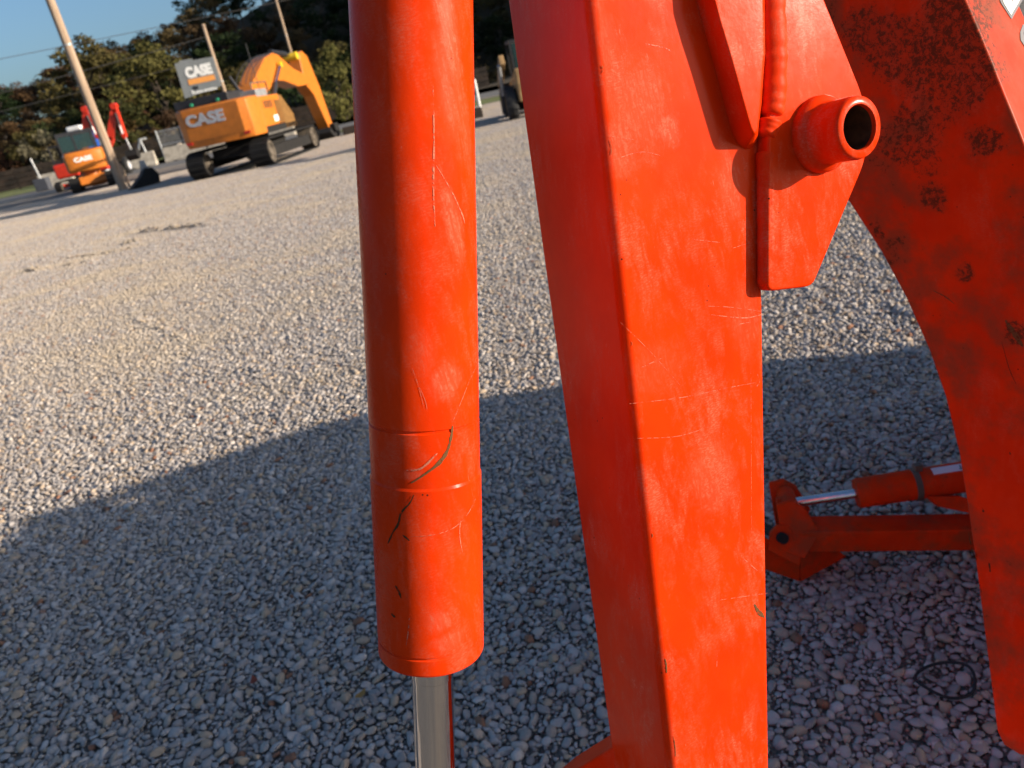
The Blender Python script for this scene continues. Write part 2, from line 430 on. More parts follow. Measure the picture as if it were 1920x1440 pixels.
for i in range(5):
    po = bpy.data.objects.new('gravel_patch', stone_patch(i, CELL)); patch_col.objects.link(po)
def gravel():
    P, ROT, SCL = [], [], []
    y = 0.4
    j = 0
    while y < 37:
        xl, xr = -.86 * y - 1.4, .62 * y + 1.3
        if y > 14: xr = .16 * y + 1.0
        i0 = math.floor(xl / CELL); i1 = math.ceil(xr / CELL)
        for i in range(i0, i1 + 1):
            P.append((i * CELL + nr.uniform(-.015, .015), y + nr.uniform(-.015, .015), nr.uniform(-.0015, .0015))); ROT.append((0, 0, math.pi / 2 * nr.integers(4)))
        y += CELL
    me = bpy.data.meshes.new('gravel'); me.from_pydata(P, [], [])
    a = me.attributes.new('rot', 'FLOAT_VECTOR', 'POINT'); a.data.foreach_set('vector', np.array(ROT, np.float32).ravel())
    o = bpy.data.objects.new('gravel', me); COL.objects.link(o)
    ng = bpy.data.node_groups.new('gravel_scatter', 'GeometryNodeTree')
    ng.interface.new_socket('Geometry', in_out='INPUT', socket_type='NodeSocketGeometry'); ng.interface.new_socket('Geometry', in_out='OUTPUT', socket_type='NodeSocketGeometry')
    gi = ng.nodes.new('NodeGroupInput'); go = ng.nodes.new('NodeGroupOutput')
    ci = ng.nodes.new('GeometryNodeCollectionInfo'); ci.inputs['Collection'].default_value = patch_col; ci.inputs['Separate Children'].default_value = True; ci.inputs['Reset Children'].default_value = True
    ip = ng.nodes.new('GeometryNodeInstanceOnPoints'); ip.inputs['Pick Instance'].default_value = True
    rv = ng.nodes.new('FunctionNodeRandomValue'); rv.data_type = 'INT'
    for s in rv.inputs:
        if s.enabled and s.name == 'Min': s.default_value = 0
        if s.enabled and s.name == 'Max': s.default_value = 4
    na = ng.nodes.new('GeometryNodeInputNamedAttribute'); na.data_type = 'FLOAT_VECTOR'; na.inputs['Name'].default_value = 'rot'
    e2r = ng.nodes.new('FunctionNodeEulerToRotation')
    lk = ng.links.new
    lk(gi.outputs[0], ip.inputs['Points']); lk(ci.outputs[0], ip.inputs['Instance'])
    lk([s for s in rv.outputs if s.enabled][0], ip.inputs['Instance Index'])
    lk([s for s in na.outputs if s.enabled][0], e2r.inputs[0]); lk(e2r.outputs[0], ip.inputs['Rotation'])
    lk(ip.outputs[0], go.inputs[0])
    md = o.modifiers.new('scatter', 'NODES'); md.node_group = ng
    tag(o, 'grey and tan crushed limestone gravel covering the yard', None, None, 'stuff')
gravel()
def scuffs():
    """low heaps of stones thrown up by tyres: they throw the short dark streaks seen across the yard"""
    c, s = [], []
    def ridge(u0, v0, u1, v1, h, w, n, gap=0.0):
        a, b = gnd(u0, v0), gnd(u1, v1)
        for k in range(n):
            f = nr.uniform(); p = a.lerp(b, f)
            if gap and math.sin(f * 40) < -1 + 2 * gap: continue
            q = nr.normal() * w; d = (b - a).normalized(); nn = Vector((-d.y, d.x, 0)); hh = h * math.exp(-(q / w) ** 2 * .5)
            pp = p + nn * q; c.append((pp.x, pp.y, max(.012, nr.uniform(.4, 1) * hh))); s.append(nr.uniform(.014, .028))
    ridge(265, 436, 400, 422, .085, .05, 240); ridge(235, 458, 262, 452, .08, .05, 70)
    ridge(50, 510, 74, 507, .07, .05, 60); ridge(118, 487, 245, 468, .05, .05, 190, .3); ridge(120, 500, 170, 492, .05, .04, 80, .5)
    ridge(260, 598, 345, 635, .022, .03, 110, .2); ridge(460, 690, 500, 705, .02, .03, 40)
    ridge(1690, 590, 1730, 580, .02, .05, 40)
    o = bpy.data.objects.new('gravel_ridges', stones_mesh('gravel_ridges', c, s)); COL.objects.link(o)
    tag(o, 'small gravel ridges scuffed up by tyres across the yard', None, None, 'stuff')
scuffs()
def leaves_on_ground():
    for (u, v, col, lab) in ((476, 1277, (0.26, 0.05, 0.02), 'small dead red-brown leaf on the shaded gravel'), (676, 1303, (0.40, 0.21, 0.05), 'small dead yellow-brown leaf on the shaded gravel left of the chrome rod')):
        p = gnd(u, v, .03); bm = B(); a = RNG.uniform(0, 6)
        pts = [Vector((math.cos(a + q) * r, math.sin(a + q) * r, z)) + p for q, r, z in ((0, .022, .006), (.8, .012, 0), (2.2, .013, .003), (3.14, .02, .008), (4.1, .012, .001), (5.4, .013, 0))]
        vs = [bm.verts.new(q) for q in pts]; cc = bm.verts.new(p + Vector((0, 0, -.003)))
        for i in range(6): bm.faces.new((vs[i], vs[(i + 1) % 6], cc))
        o = obj('dead_leaf', bm, plain('dead_leaf_%d' % u, col, .8)); tag(o, lab, 'leaf')
leaves_on_ground()

# ------------------------------------------------------------------ the backhoe in the foreground
ORIGIN = Vector((0.35, 0.75, 0))
HOE = empty('backhoe', ORIGIN, 0, 'worn orange backhoe attachment filling the foreground, with boom, dipper arm, hydraulic cylinder and stabiliser', 'backhoe')
A25 = math.radians(25)
HV = Xc * math.cos(A25) + Fw * math.sin(A25)              # across the dipper's front face
At, Ab = W(1092, -100, .585), W(1268, 1540, .76)
NF = HV.cross(Ab - At).normalized()
if NF.dot(Fw) > 0: NF = -NF                                # out of the front face, to the camera's right
def face(u, v, off=0.0): return onplane(u, v, At + NF * off, NF)
UPD = (At - Ab).normalized()
SN = NF.cross(UPD).normalized()
if SN.dot(Xc) > 0: SN = -SN                                # out of the left side face
def side(u, v): return onplane(u, v, At, SN)
# --- paint variants of the one machine
def rv(u, v): return face(u, v)
blob_d = [(face(1335, 895), (.030, .030, .045), .62), (face(1200, 205), (.036, .036, .045), .55), (face(1165, 275), (.022, .022, .03), .6), (face(1255, 245), (.012, .012, .016), .8),
          (face(1370, 350), (.016, .016, .035), .6), (face(1120, 60), (.02, .02, .06), .35), (face(1400, 600), (.022, .022, .04), .4), (face(1230, 690), (.04, .04, .03), .3), (face(1380, 130), (.02, .02, .07), .5)]
M_dip = worn_paint('dipper_orange_paint', blob_d, 0.0)
BL = [(1200, -300), (1330, -90), (1380, 0), (1440, 105), (1512, 240), (1577, 358), (1606, 402), (1650, 470), (1697, 557), (1740, 654), (1771, 742), (1797, 850), (1813, 950), (1829, 1060), (1844, 1180), (1858, 1290), (1868, 1370), (1880, 1396), (1912, 1416)]
BC = [(1668, -300), (1766, -100), (1810, 0), (1852, 100), (1912, 250), (1955, 358), (1970, 402), (1993, 470), (2022, 557), (2050, 654), (2075, 742), (2100, 850), (2118, 950), (2132, 1060), (2146, 1180), (2156, 1290), (2160, 1370), (2160, 1400), (2150, 1425)]
def bpx(u, v):
    for k in range(len(BL) - 1):
        if BL[k][1] <= v <= BL[k + 1][1] or k == len(BL) - 2:
            f = (v - BL[k][1]) / (BL[k + 1][1] - BL[k][1]); ul = BL[k][0] + f * (BL[k + 1][0] - BL[k][0]); uc = BC[k][0] + f * (BC[k + 1][0] - BC[k][0]); ti = (k + f) / (len(BL) - 1)
            w_ = (u - ul) / (uc - ul); dl, dc = .99 + .08 * ti, .80 + .10 * ti
            return W(u, v, 1 / ((1 - w_) / dl + w_ / dc))
M_boom = worn_paint('boom_orange_paint', [], 1.0, .5, .38, 1.0, 11, [(bpx(1740, 110), .065, .66), (bpx(1780, 50), .06, .70), (bpx(1680, 80), .05, .6), (bpx(1838, 268), .026, .72), (bpx(1750, 374), .024, .7), (bpx(1700, 255), .055, .58), (bpx(1790, 160), .045, .6), (bpx(1640, 430), .02, .5), (bpx(1810, 510), .016, .6),
    (bpx(1760, 190), .045, .52), (bpx(1905, 625), .018, .8), (bpx(1830, 130), .04, .6), (bpx(1620, 60), .04, .6)])
M_weld = worn_paint('weld_orange_paint', [], 0.25, .9, .48)
M_trac = worn_paint('tractor_orange_paint', [], .2, .5)

bt, bb = face(1426, -100), face(1448, 1540)
ct, cb = side(934, -100), side(1162, 1540)
bm = B(); hexa(bm, [Ab, bb, bb + (cb - Ab), cb, At, bt, bt + (ct - At), ct])
DIP = obj('dipper_arm', bm, M_dip, HOE, bevel=.0085, seg=5)
TH = 0.021                                                  # gusset plate thickness
LUGP = [(1417, 546), (1502, 536), (1594, 318), (1612, 250), (1590, 174), (1518, -2), (1480, -110), (1420, -110), (1420, 120), (1417, 262), (1417, 275)]
def round_poly(px, rad):
    out = []; n = len(px)
    for i in range(n):
        p, a, b = Vector((*px[i], 0)), Vector((*px[i - 1], 0)), Vector((*px[(i + 1) % n], 0))
        la, lb = (a - p).length, (b - p).length; ra, rb = min(rad, la * .4), min(rad, lb * .4); A = p + (a - p) * (ra / la); C_ = p + (b - p) * (rb / lb)
        for k in range(5): t = k / 4; q = A * (1 - t) ** 2 + p * (2 * t * (1 - t)) + C_ * t * t; out.append((q.x, q.y))
    return out
bm = B(); prism(bm, [face(u, v, -.002) for u, v in round_poly(LUGP, 14)], NF * (TH * .72)); obj('lug_plate', bm, M_dip, DIP, bevel=.003, seg=4)
FING = [(1298, -110), (1304, 0), (1322, 70), (1340, 135), (1352, 180), (1362, 220), (1371, 250), (1382, 271), (1396, 282), (1410, 279), (1420, 266), (1430, 200), (1440, 100), (1436, -110)]
FTOP = [(1330, -110), (1337, -10), (1350, 40), (1367, 95), (1382, 148), (1393, 188), (1402, 220), (1408, 240), (1413, 250), (1418, 250), (1422, 240), (1426, 190), (1432, 100), (1430, -110)]
bm = B(); a = [bm.verts.new(face(u, v, -.001)) for u, v in FING]; b = [bm.verts.new(face(u + 0, v, TH)) for u, v in FTOP]; n = len(a)
bm.faces.new(a); bm.faces.new(b)
for i in range(n): bm.faces.new((a[i], a[(i + 1) % n], b[(i + 1) % n], b[i]))
obj('gusset_plate', bm, M_dip, DIP, bevel=.005, seg=4)
def bead(name, px, rad, off, n=44, jit=.05):
    pts = smooth_line([face(u, v, off) for u, v in px], n); k = len(pts)
    rl = rad if isinstance(rad, list) else [rad] * len(px)
    r = []
    for i in range(k):
        q = i / (k - 1) * (len(rl) - 1); a_ = int(min(q, len(rl) - 2)); r.append((rl[a_] + (rl[a_ + 1] - rl[a_]) * (q - a_)) * (1 + jit * math.sin(i * 2.3 + .7 * math.sin(i * .9)) + RNG.uniform(-jit, jit)))
    r[0] *= .6; r[-1] *= .45; r[-2] *= .85
    bm = B(); tube(bm, pts, r, 14); o = obj(name, bm, M_weld, DIP, angle=3)
    sd = o.modifiers.new('smooth', 'SUBSURF'); sd.levels = 1; sd.render_levels = 1
bead('weld_bead', [(1437, -110), (1440, -40), (1443, 40), (1446, 120), (1445, 190), (1439, 235), (1431, 259)], [.0140, .0142, .0138, .0140, .0130, .0115, .0085], .0065)
bead('weld_bead', [(1435, 282), (1436, 360), (1437, 450), (1436, 538)], .0085, .0050)
# boss
bc = face(1541, 252, TH * .72)
bm = B()
lathe(bm, bc - NF * .006, NF, [(0, .034), (.009, .0335), (.0125, .0315), (.0145, .0285), (.0160, .0268), (.030, .0266), (.0425, .0266), (.0462, .0258), (.0475, .0242), (.0475, .0192), (.0462, .0184), (.002, .0182)], 64, caps=False)
obj('pin_boss', bm, M_dip, DIP, angle=.9)
bm = B(); lathe(bm, bc - NF * .006, NF, [(.044, .0181), (.012, .0179), (.008, .0178), (.006, .0)], 48, caps=False); obj('boss_bore', bm, M_rust, DIP)
# rubbed-off rim of the boss
M_bare = plain('bare_chipped_edge', (0.33, 0.22, 0.14), .6, .2, .25, 200)

# --- hydraulic cylinder beside the dipper
c0, c1 = W(766, -150, .548), W(809, 1214, .677)
CD = (c1 - c0).normalized(); CL = (c1 - c0).length; CR = .0450
def along(v):                                              # distance along the axis for a photo row
    best, bs = 0, 1e9
    for i in range(800):
        s = CL * i / 799; p = c0 + CD * s - CAM; vv = 720 - FPX * p.dot(Yc) / p.dot(Fw)
        if abs(vv - v) < bs: best, bs = s, abs(vv - v)
    return best
def oncyl(u, v, off=0.0):                                   # a photo pixel on the barrel's surface
    d = ray(u, v).normalized(); o = CAM - c0; R = CR + off
    dd = d - CD * d.dot(CD); oo = o - CD * o.dot(CD)
    a_, b_, c_ = dd.dot(dd), 2 * dd.dot(oo), oo.dot(oo) - R * R
    disc = b_ * b_ - 4 * a_ * c_
    if disc < 0: disc = 0
    return CAM + d * ((-b_ - math.sqrt(disc)) / (2 * a_))
s1, s2, s3 = along(783), along(884), along(1182)
blob_c = [(oncyl(835, 715), (.018, .018, .018), .75), (oncyl(790, 660), (.012, .012, .03), .4), (oncyl(822, 1165), (.015, .015, .012), .85), (oncyl(845, 1200), (.018, .018, .010), .7), (oncyl(850, 420), (.010, .010, .035), .75),
          (oncyl(838, 40), (.010, .010, .05), .8), (oncyl(868, 220), (.010, .010, .06), .45), (oncyl(840, 180), (.008, .008, .05), .5), (oncyl(770, 890), (.01, .01, .006), .7)]
M_cyl = worn_paint('cylinder_orange_paint', blob_c, 0.0, .55, .27, 1.0)
bm = B()
g = .0011
lathe(bm, c0, CD, [(0, CR)] + [(s1 * k / 6, CR) for k in range(1, 6)] + [(s1 - .0016, CR), (s1 - .0008, CR - g), (s1 + .0008, CR - g), (s1 + .0016, CR), (s2 - .0012, CR), (s2 + .0010, CR + .0010), (s2 + .0024, CR + .0010),
      (s3 - .0016, CR + .0010), (s3 - .0008, CR), (s3 + .0008, CR), (s3 + .0016, CR + .0010), (CL - .0022, CR + .0010), (CL - .0006, CR + .0003), (CL, CR - .0025), (CL + .0006, .030), (CL - .001, .0215), (CL - .004, .0205)], 96)
BAR = obj('cylinder_barrel', bm, M_cyl, HOE, angle=.2)
def chrome_rod():
    mt, t, b = nt('chrome_rod_plating'); v = objc(t)
    k = noise(t, mapped(t, v, (900, 900, 30)), 1.0, 3); s = ramp(t, noise(t, mapped(t, v, (500, 500, 22), (.2, .1, 0)), 1.0, 3), .68, .75)
    L(t, mixc(t, s, (0.66, 0.66, 0.67), (0.35, 0.30, 0.26)), b.inputs['Base Color']); b.inputs['Metallic'].default_value = 1
    L(t, mth(t, 'ADD', mth(t, 'MULTIPLY', k, .07), .03), b.inputs['Roughness']); return mt
M_rod = chrome_rod()
bm = B(); lathe(bm, c0, CD, [(CL - .03, .0188), (CL + .026, .0188), (CL + .0266, .0183), (CL + .42, .0183)], 64); ROD = obj('cylinder_rod', bm, M_rod, BAR)
bm = B(); lathe(bm, c0, CD, [(CL - .002, .0240), (CL + .0022, .0238), (CL + .0030, .0215), (CL + .0012, .0192)], 48, caps=False); obj('wiper_seal', bm, M_rubber, BAR)

# --- rub marks and scrapes: thin films of bared or smeared paint lying on the metal
def broken(name, col, thr, scale):
    mt, t, b = nt(name); v = pos(t); k = noise(t, v, scale, 6, .75)
    L(t, mixc(t, noise(t, v, 300, 4), tuple(c * .6 for c in col), col), b.inputs['Base Color']); b.inputs['Roughness'].default_value = .75; b.inputs['Specular IOR Level'].default_value = .1
    tr = N(t, 'BsdfTransparent'); mx = N(t, 'MixShader'); L(t, ramp(t, k, thr - .07, thr + .07), mx.inputs[0]); L(t, tr.outputs[0], mx.inputs[1]); L(t, b.outputs[0], mx.inputs[2]); L(t, mx.outputs[0], t.nodes['Material Output'].inputs['Surface']); return mt
M_scr = broken('rubbed_paint_scratch', (0.64, 0.20, 0.12), .50, 170)
M_mud = broken('dried_mud_scrape', (0.165, 0.078, 0.030), .40, 260)
M_mudD = broken('dark_grimy_scrape', (0.055, 0.038, 0.015), .42, 260)
def film(name, px, wpx, mat, parent, fn, nrm, n=26, off=.00035):
    """ribbon with ragged edges; fn maps photo pixel -> surface point; nrm(p) its normal"""
    pts2 = smooth_line([Vector((u, v, 0)) for u, v in px], n); k = len(pts2); bm = B(); row = []
    for i, q in enumerate(pts2):
        d = (pts2[min(i + 1, k - 1)] - pts2[max(i - 1, 0)]).normalized(); nn = Vector((-d.y, d.x, 0))
        f = i / (k - 1); w_ = wpx * .8 * (math.sin(math.pi * min(1, max(0, f * .94 + .03))) ** .5) * RNG.uniform(.65, 1.15) * .5
        p0, p1 = q + nn * w_, q - nn * w_ * RNG.uniform(.7, 1)
        a, b = fn(p0.x, p0.y, off), fn(p1.x, p1.y, off)
        row.append((bm.verts.new(a), bm.verts.new(b)))
    for (a, b), (c, d) in zip(row, row[1:]): bm.faces.new((a, b, d, c))
    o = obj(name, bm, mat, parent, smooth=True, angle=3); return o
cf = oncyl
film('mud_scrape', [(849, 798), (846, 822), (838, 848), (822, 870), (796, 890), (771, 906)], 9, M_mud, BAR, cf, None)
film('mud_scrape', [(776, 928), (768, 944), (752, 962), (747, 982), (736, 1000), (727, 1020)], 5.5, M_mudD, BAR, lambda u, v, o: oncyl(u, v, o + .0010), None)
film('mud_scrape', [(741, 1098), (748, 1110), (752, 1122)], 5, M_mudD, BAR, lambda u, v, o: oncyl(u, v, o + .0010), None, 8)
film('mud_scrape', [(733, 1150), (741, 1158)], 5, M_mudD, BAR, lambda u, v, o: oncyl(u, v, o + .0010), None, 6)
film('mud_scrape', [(755, 1003), (768, 1014)], 4, M_mudD, BAR, lambda u, v, o: oncyl(u, v, o + .0010), None, 6)
film('rub_scratch', [(762, 882), (790, 878), (820, 850)], 6, M_scr, BAR, cf, None)
film('rub_scratch', [(773, 690), (785, 725), (795, 765)], 1.6, M_scr, BAR, cf, None); film('rub_scratch', [(783, 718), (797, 750), (801, 768)], 1.6, M_scr, BAR, cf, None)
film('rub_scratch', [(892, 690), (880, 715), (862, 760), (850, 788)], 1.5, M_scr, BAR, cf, None); film('rub_scratch', [(812, 160), (814, 260), (813, 350), (816, 425)], 5.0, M_scr, BAR, cf, None)
film('rub_scratch', [(818, 310), (845, 355), (866, 400), (872, 420)], 3.0, M_scr, BAR, cf, None)
def cf2(u, v, o): return oncyl(u, v, o + .0010)
film('rub_scratch', [(892, 935), (876, 965), (850, 990), (812, 1003), (770, 1006)], 1.6, M_scr, BAR, cf2, None); film('rub_scratch', [(866, 955), (862, 1000), (868, 1040)], 2.2, M_scr, BAR, cf2, None)
film('rub_scratch', [(768, 1150), (766, 1180), (762, 1210)], 3, M_scr, BAR, cf2, None)
def ff(u, v, o): return face(u, v, o)
for px, w_ in (([(1328, 574), (1370, 576), (1428, 584)], 1.6), ([(1333, 590), (1395, 596), (1430, 589)], 3.0), ([(1385, 608), (1410, 603)], 2.0), ([(1180, 757), (1280, 745), (1360, 728), (1424, 716)], 2.0),
               ([(1420, 700), (1424, 715), (1418, 726)], 3.0), ([(1163, 604), (1220, 660), (1275, 722)], 1.3), ([(1195, 822), (1270, 818), (1330, 800)], 1.6), ([(1290, 448), (1355, 455)], 1.4),
               ([(1210, 82), (1240, 88), (1262, 97)], 4.0), ([(1395, 1048), (1420, 1070)], 2), ([(1350, 1125), (1440, 1112)], 1.4), ([(1345, 1225), (1344, 1250)], 1.2), ([(1408, 690), (1409, 1000)], .8),
               ([(1360, 470), (1405, 455)], 1.6), ([(1200, 690), (1240, 672)], 2.0), ([(1150, 300), (1200, 285), (1240, 292)], 2.2), ([(1140, 255), (1190, 262)], 1.6)):
    film('rub_scratch', px, w_, M_scr, DIP, ff, None, 14)
film('paint_chip', [(1415, 1133), (1422, 1146), (1434, 1158)], 11, M_mud, DIP, ff, None, 8)
def sf(u, v, o): return side(u, v) + SN * o
for px in ([(1006, 58), (1010, 61)], [(1050, 1276), (1146, 1268), (1147, 1273)]):
    pass
# chipped paint on the dipper's front corner
for v0, v1, w_ in ((122, 136, 2), (262, 290, 1.5), (1000, 1008, 1.8), (1235, 1262, 4.0), (640, 648, 1.5), (1380, 1420, 2)):
    f0 = lambda v: 1104 + (v) * .1065 + 12
    film('paint_chip', [(f0(v0), v0), (f0((v0 + v1) / 2) + 1, (v0 + v1) / 2), (f0(v1), v1)], w_, M_mud, DIP, ff, None, 8, .0002)

# --- plate of the bucket linkage peeping out behind the dipper's foot
n_l = (Fw - Xc * .5).normalized()
bm = B(); prism(bm, [W(u, v, d) for u, v, d in ((1030, 1486, .9), (1084, 1441, .88), (1150, 1400, .86), (1200, 1400, .85), (1200, 1700, .95), (1000, 1700, 1.0))], Fw * .03); LINK = obj('bucket_link', bm, M_boom, HOE, bevel=.002)

# --- boom: curved gooseneck box seen behind the lug
DR = Xc * .86 + Fw * .5
bm = B(); rings = []
for i, ((u, v), (u2, v2)) in enumerate(zip(BL, BC)):
    f = i / (len(BL) - 1)
    l = W(u, v, .99 + .08 * f); c = W(u2, v2, .80 + .10 * f); rr_ = c + DR * .13; k_ = l + DR * .13
    rings.append([bm.verts.new(q) for q in (l, c, rr_, k_)])
for A, Bq in zip(rings, rings[1:]):
    for i in range(4): bm.faces.new((A[i], A[(i + 1) % 4], Bq[(i + 1) % 4], Bq[i]))
bm.faces.new(rings[0]); bm.faces.new(rings[-1])
from mathutils.bvhtree import BVHTree
BVH = BVHTree.FromBMesh(bm)
BOOM = obj('boom', bm, M_boom, HOE, bevel=.004, seg=3, angle=.5)
# decal lettering on the lit web of the boom
def litface(u, v, off=0.0):
    p0 = W(1810, 0, .80 + .10 * 2 / 18); p1 = W(1912, 250, .80 + .10 * 4 / 18); nn = DR.cross(p1 - p0).normalized()
    if nn.dot(Fw) > 0: nn = -nn
    return onplane(u, v, p0 + nn * off, nn)
def flat_poly(name, px, mat, parent, off):
    bm = B(); bm.faces.new([bm.verts.new(litface(u, v, off)) for u, v in px]); return obj(name, bm, mat, parent, False)
M_dec = plain('decal_dark_edge', (0.07, 0.055, 0.07), .5); M_decS = plain('decal_silver', (0.60, 0.62, 0.56), .4, .1, .1, 160)
flat_poly('decal_outline', [(1862, -40), (1888, -42), (1898, 0), (1912, -44), (1944, -46), (1914, 6), (1897, 36), (1877, 5)], M_dec, BOOM, .0006)
flat_poly('decal_letter', [(1868, -40), (1884, -41), (1898, 4), (1917, -43), (1936, -44), (1909, 6), (1896, 28), (1882, 5)], M_decS, BOOM, .0010)
flat_poly('decal_outline', [(1913, 60), (1918, 46), (1950, 40), (1975, 90), (1930, 100), (1914, 75)], M_dec, BOOM, .0006)
flat_poly('decal_letter', [(1920, 60), (1950, 48), (1966, 86), (1930, 92)], M_decS, BOOM, .0010)
# grime streaks and dried mud on the boom's shaded face
def boomface(u, v, off=0.0):
    d = ray(u, v).normalized(); hit, nn, _, _ = BVH.ray_cast(CAM, d)
    if hit is None: return W(u, v, .95)
    if nn.dot(d) > 0: nn = -nn
    return hit + nn * off
for px, w_, m_ in (([(1834, 893), (1842, 940), (1846, 985), (1852, 1030), (1857, 1075), (1866, 1130)], 5, 'D'), ([(1843, 780), (1852, 830), (1855, 850)], 3.5, 'D'), ([(1887, 815), (1896, 860), (1903, 885)], 3.5, 'D'), ([(1872, 745), (1868, 770), (1874, 790)], 4, 'M'),
                   ([(1885, 600), (1900, 622), (1918, 650)], 13, 'M'), ([(1876, 905), (1882, 950), (1886, 975)], 2.6, 'D'), ([(1816, 1000), (1824, 1035), (1832, 1052)], 3, 'D'), ([(1836, 1095), (1844, 1120), (1850, 1138)], 4, 'D'), ([(1892, 1215), (1897, 1240), (1901, 1255)], 2.4, 'D'),
                   ([(1862, 1275), (1868, 1290), (1874, 1285)], 4, 'M'), ([(1878, 640), (1892, 690), (1905, 720)], 2, 'D'), ([(1848, 990), (1858, 1010)], 3, 'M'), ([(1750, 545), (1772, 556), (1790, 570)], 3, 'M')):
    film('grime_scrape', px, w_, M_mudD if m_ == 'D' else M_mud, BOOM, lambda u, v, o: boomface(u, v, o + .0003), None, 14)

# --- stabiliser leg standing on the gravel behind
M_stab = worn_paint('stabiliser_orange_paint', [], .8, .3, .5, .6, 10)
p0, p1 = W(1455, 1002, 2.13), W(1830, 997, 2.05); p2 = p0 + (p1 - p0) * 1.55
dirb = (p1 - p0).normalized(); upb = Vector((0, 0, 1)); upb = (upb - dirb * upb.dot(dirb)).normalized(); sb = dirb.cross(upb)
def bar(bm, a, b, hw, hh):
    hexa(bm, [a - sb * hw - upb * hh, a + sb * hw - upb * hh, b + sb * hw - upb * hh, b - sb * hw - upb * hh, a - sb * hw + upb * hh, a + sb * hw + upb * hh, b + sb * hw + upb * hh, b - sb * hw + upb * hh])
bm = B(); bar(bm, p0 + dirb * .05, p2, .040, .033); STAB = obj('stabiliser_arm', bm, M_stab, HOE, bevel=.005)
bm = B()
for s in (-1, 1):                                            # clevis ears that carry the rod pin
    o_ = sb * (.050 * s)
    prism(bm, [q + o_ for q in (W(1448, 925, 2.14), W(1476, 917, 2.14), W(1500, 930, 2.14), W(1528, 975, 2.13), W(1500, 1022, 2.12), W(1462, 1010, 2.13))], sb * (.012 * s))
obj('clevis', bm, M_stab, STAB, bevel=.003)
foot_c = W(1478, 1040, 2.13); foot_c.z = .0
fx = Vector((dirb.x, dirb.y, 0)).normalized(); fy = Vector((-fx.y, fx.x, 0))
def FT(a, b, c): return foot_c + fx * a + fy * b + Vector((0, 0, c))
bm = B(); th = Fw * .014
prism(bm, [W(1418, 1000, 2.06), W(1418, 1062, 2.11), W(1500, 1091, 2.17), W(1500, 1042, 2.10)], th)
prism(bm, [W(1501, 1042, 2.10), W(1501, 1091, 2.17), W(1588, 1044, 2.24), W(1556, 1022, 2.20)], th)
PAD = obj('foot_pad', bm, M_stab, STAB, bevel=.003)
for d_ in (2.075, 2.19):
    bm = B(); prism(bm, [W(u, v, d_) for u, v in ((1440, 1032), (1446, 998), (1458, 984), (1478, 985), (1494, 1008), (1502, 1040), (1500, 1062))], th); obj('pad_ear', bm, M_stab, STAB, bevel=.003)
bm = B(); pn = W(1469, 1010, 2.06); cyl(bm, pn, pn + Fw * .16, .015); obj('pivot_pin', bm, M_steel, STAB)
q0, q1 = W(1478, 944, 2.14), W(1604, 927, 2.11); q2 = q0 + (W(1815, 893, 2.05) - q0) * 1.35
dq = (q2 - q0).normalized(); qs = (q1 - q0).dot(dq)
bm = B(); lathe(bm, q0, dq, [(qs, .020), (qs + .001, .038), (qs + .008, .0412), (qs + .16, .0412), ((q2 - q0).length, .0412)], 40); SCY = obj('stabiliser_cylinder', bm, M_stab, HOE)
bm = B(); cyl(bm, q0, q0 + dq * (qs + .01), .0135, n=28); obj('stabiliser_rod', bm, M_chrome, SCY)
bm = B(); lathe(bm, q0, dq, [(-.03, .022), (.015, .022), (.02, .015)], 20); lathe(bm, q0 - sb * .05, sb, [(0, .026), (.1, .026)], 24); obj('rod_eye', bm, M_stab, SCY)
s_c = (W(1716, 910, 2.08) - q0).dot(dq)
bm = B(); lathe(bm, q0, dq, [(s_c - .008, .0414), (s_c - .007, .045), (s_c + .007, .045), (s_c + .008, .0414)], 40, caps=False)
cb_ = q0 + dq * s_c + upb * .05; box(bm, -.010, .010, -.008, .008, -.008, .012, Matrix.Translation(cb_)); obj('hose_clamp', bm, M_dust, SCY)
# bracket rib below the barrel
bm = B(); prism(bm, [W(1738, 930, 2.04), W(1760, 950, 2.04), W(1830, 965, 2.02), W(1900, 985, 2.0), W(1900, 960, 2.0), W(1850, 945, 2.01), W(1800, 930, 2.03)], Fw * .02); obj('mount_bracket', bm, M_stab, SCY, bevel=.003)
# instruction sticker, upside down
tocam = (CAM - q0); tocam = (tocam - dq * tocam.dot(dq)).normalized(); upn = dq.cross(tocam)
if upn.z < 0: upn = -upn
def stk(s, a, r=.0418):
    ang = a; return q0 + dq * s + (tocam * math.cos(ang) + upn * math.sin(ang)) * r
sA = (W(1741, 880, 2.07) - q0).dot(dq)
bm = B(); gp = [[bm.verts.new(stk(sA + .2 * i / 4, .42 + .58 * j / 5)) for j in range(6)] for i in range(5)]
for i in range(4):
    for j in range(5): bm.faces.new((gp[i][j], gp[i + 1][j], gp[i + 1][j + 1], gp[i][j + 1]))
obj('sticker', bm, M_sticker, SCY)
ctr = stk(sA + .115, .70, .0422); nz = (tocam * math.cos(.70) + upn * math.sin(.70)); ux = -dq; uy = nz.cross(ux)
mi = root_inv(SCY); TM = Matrix((( ux.x, uy.x, nz.x, ctr.x), (ux.y, uy.y, nz.y, ctr.y), (ux.z, uy.z, nz.z, ctr.z), (0, 0, 0, 1)))
text_mesh('IMPORTANT', .018, M_ink, 'sticker_text', SCY, mi @ TM, .02, .0003)

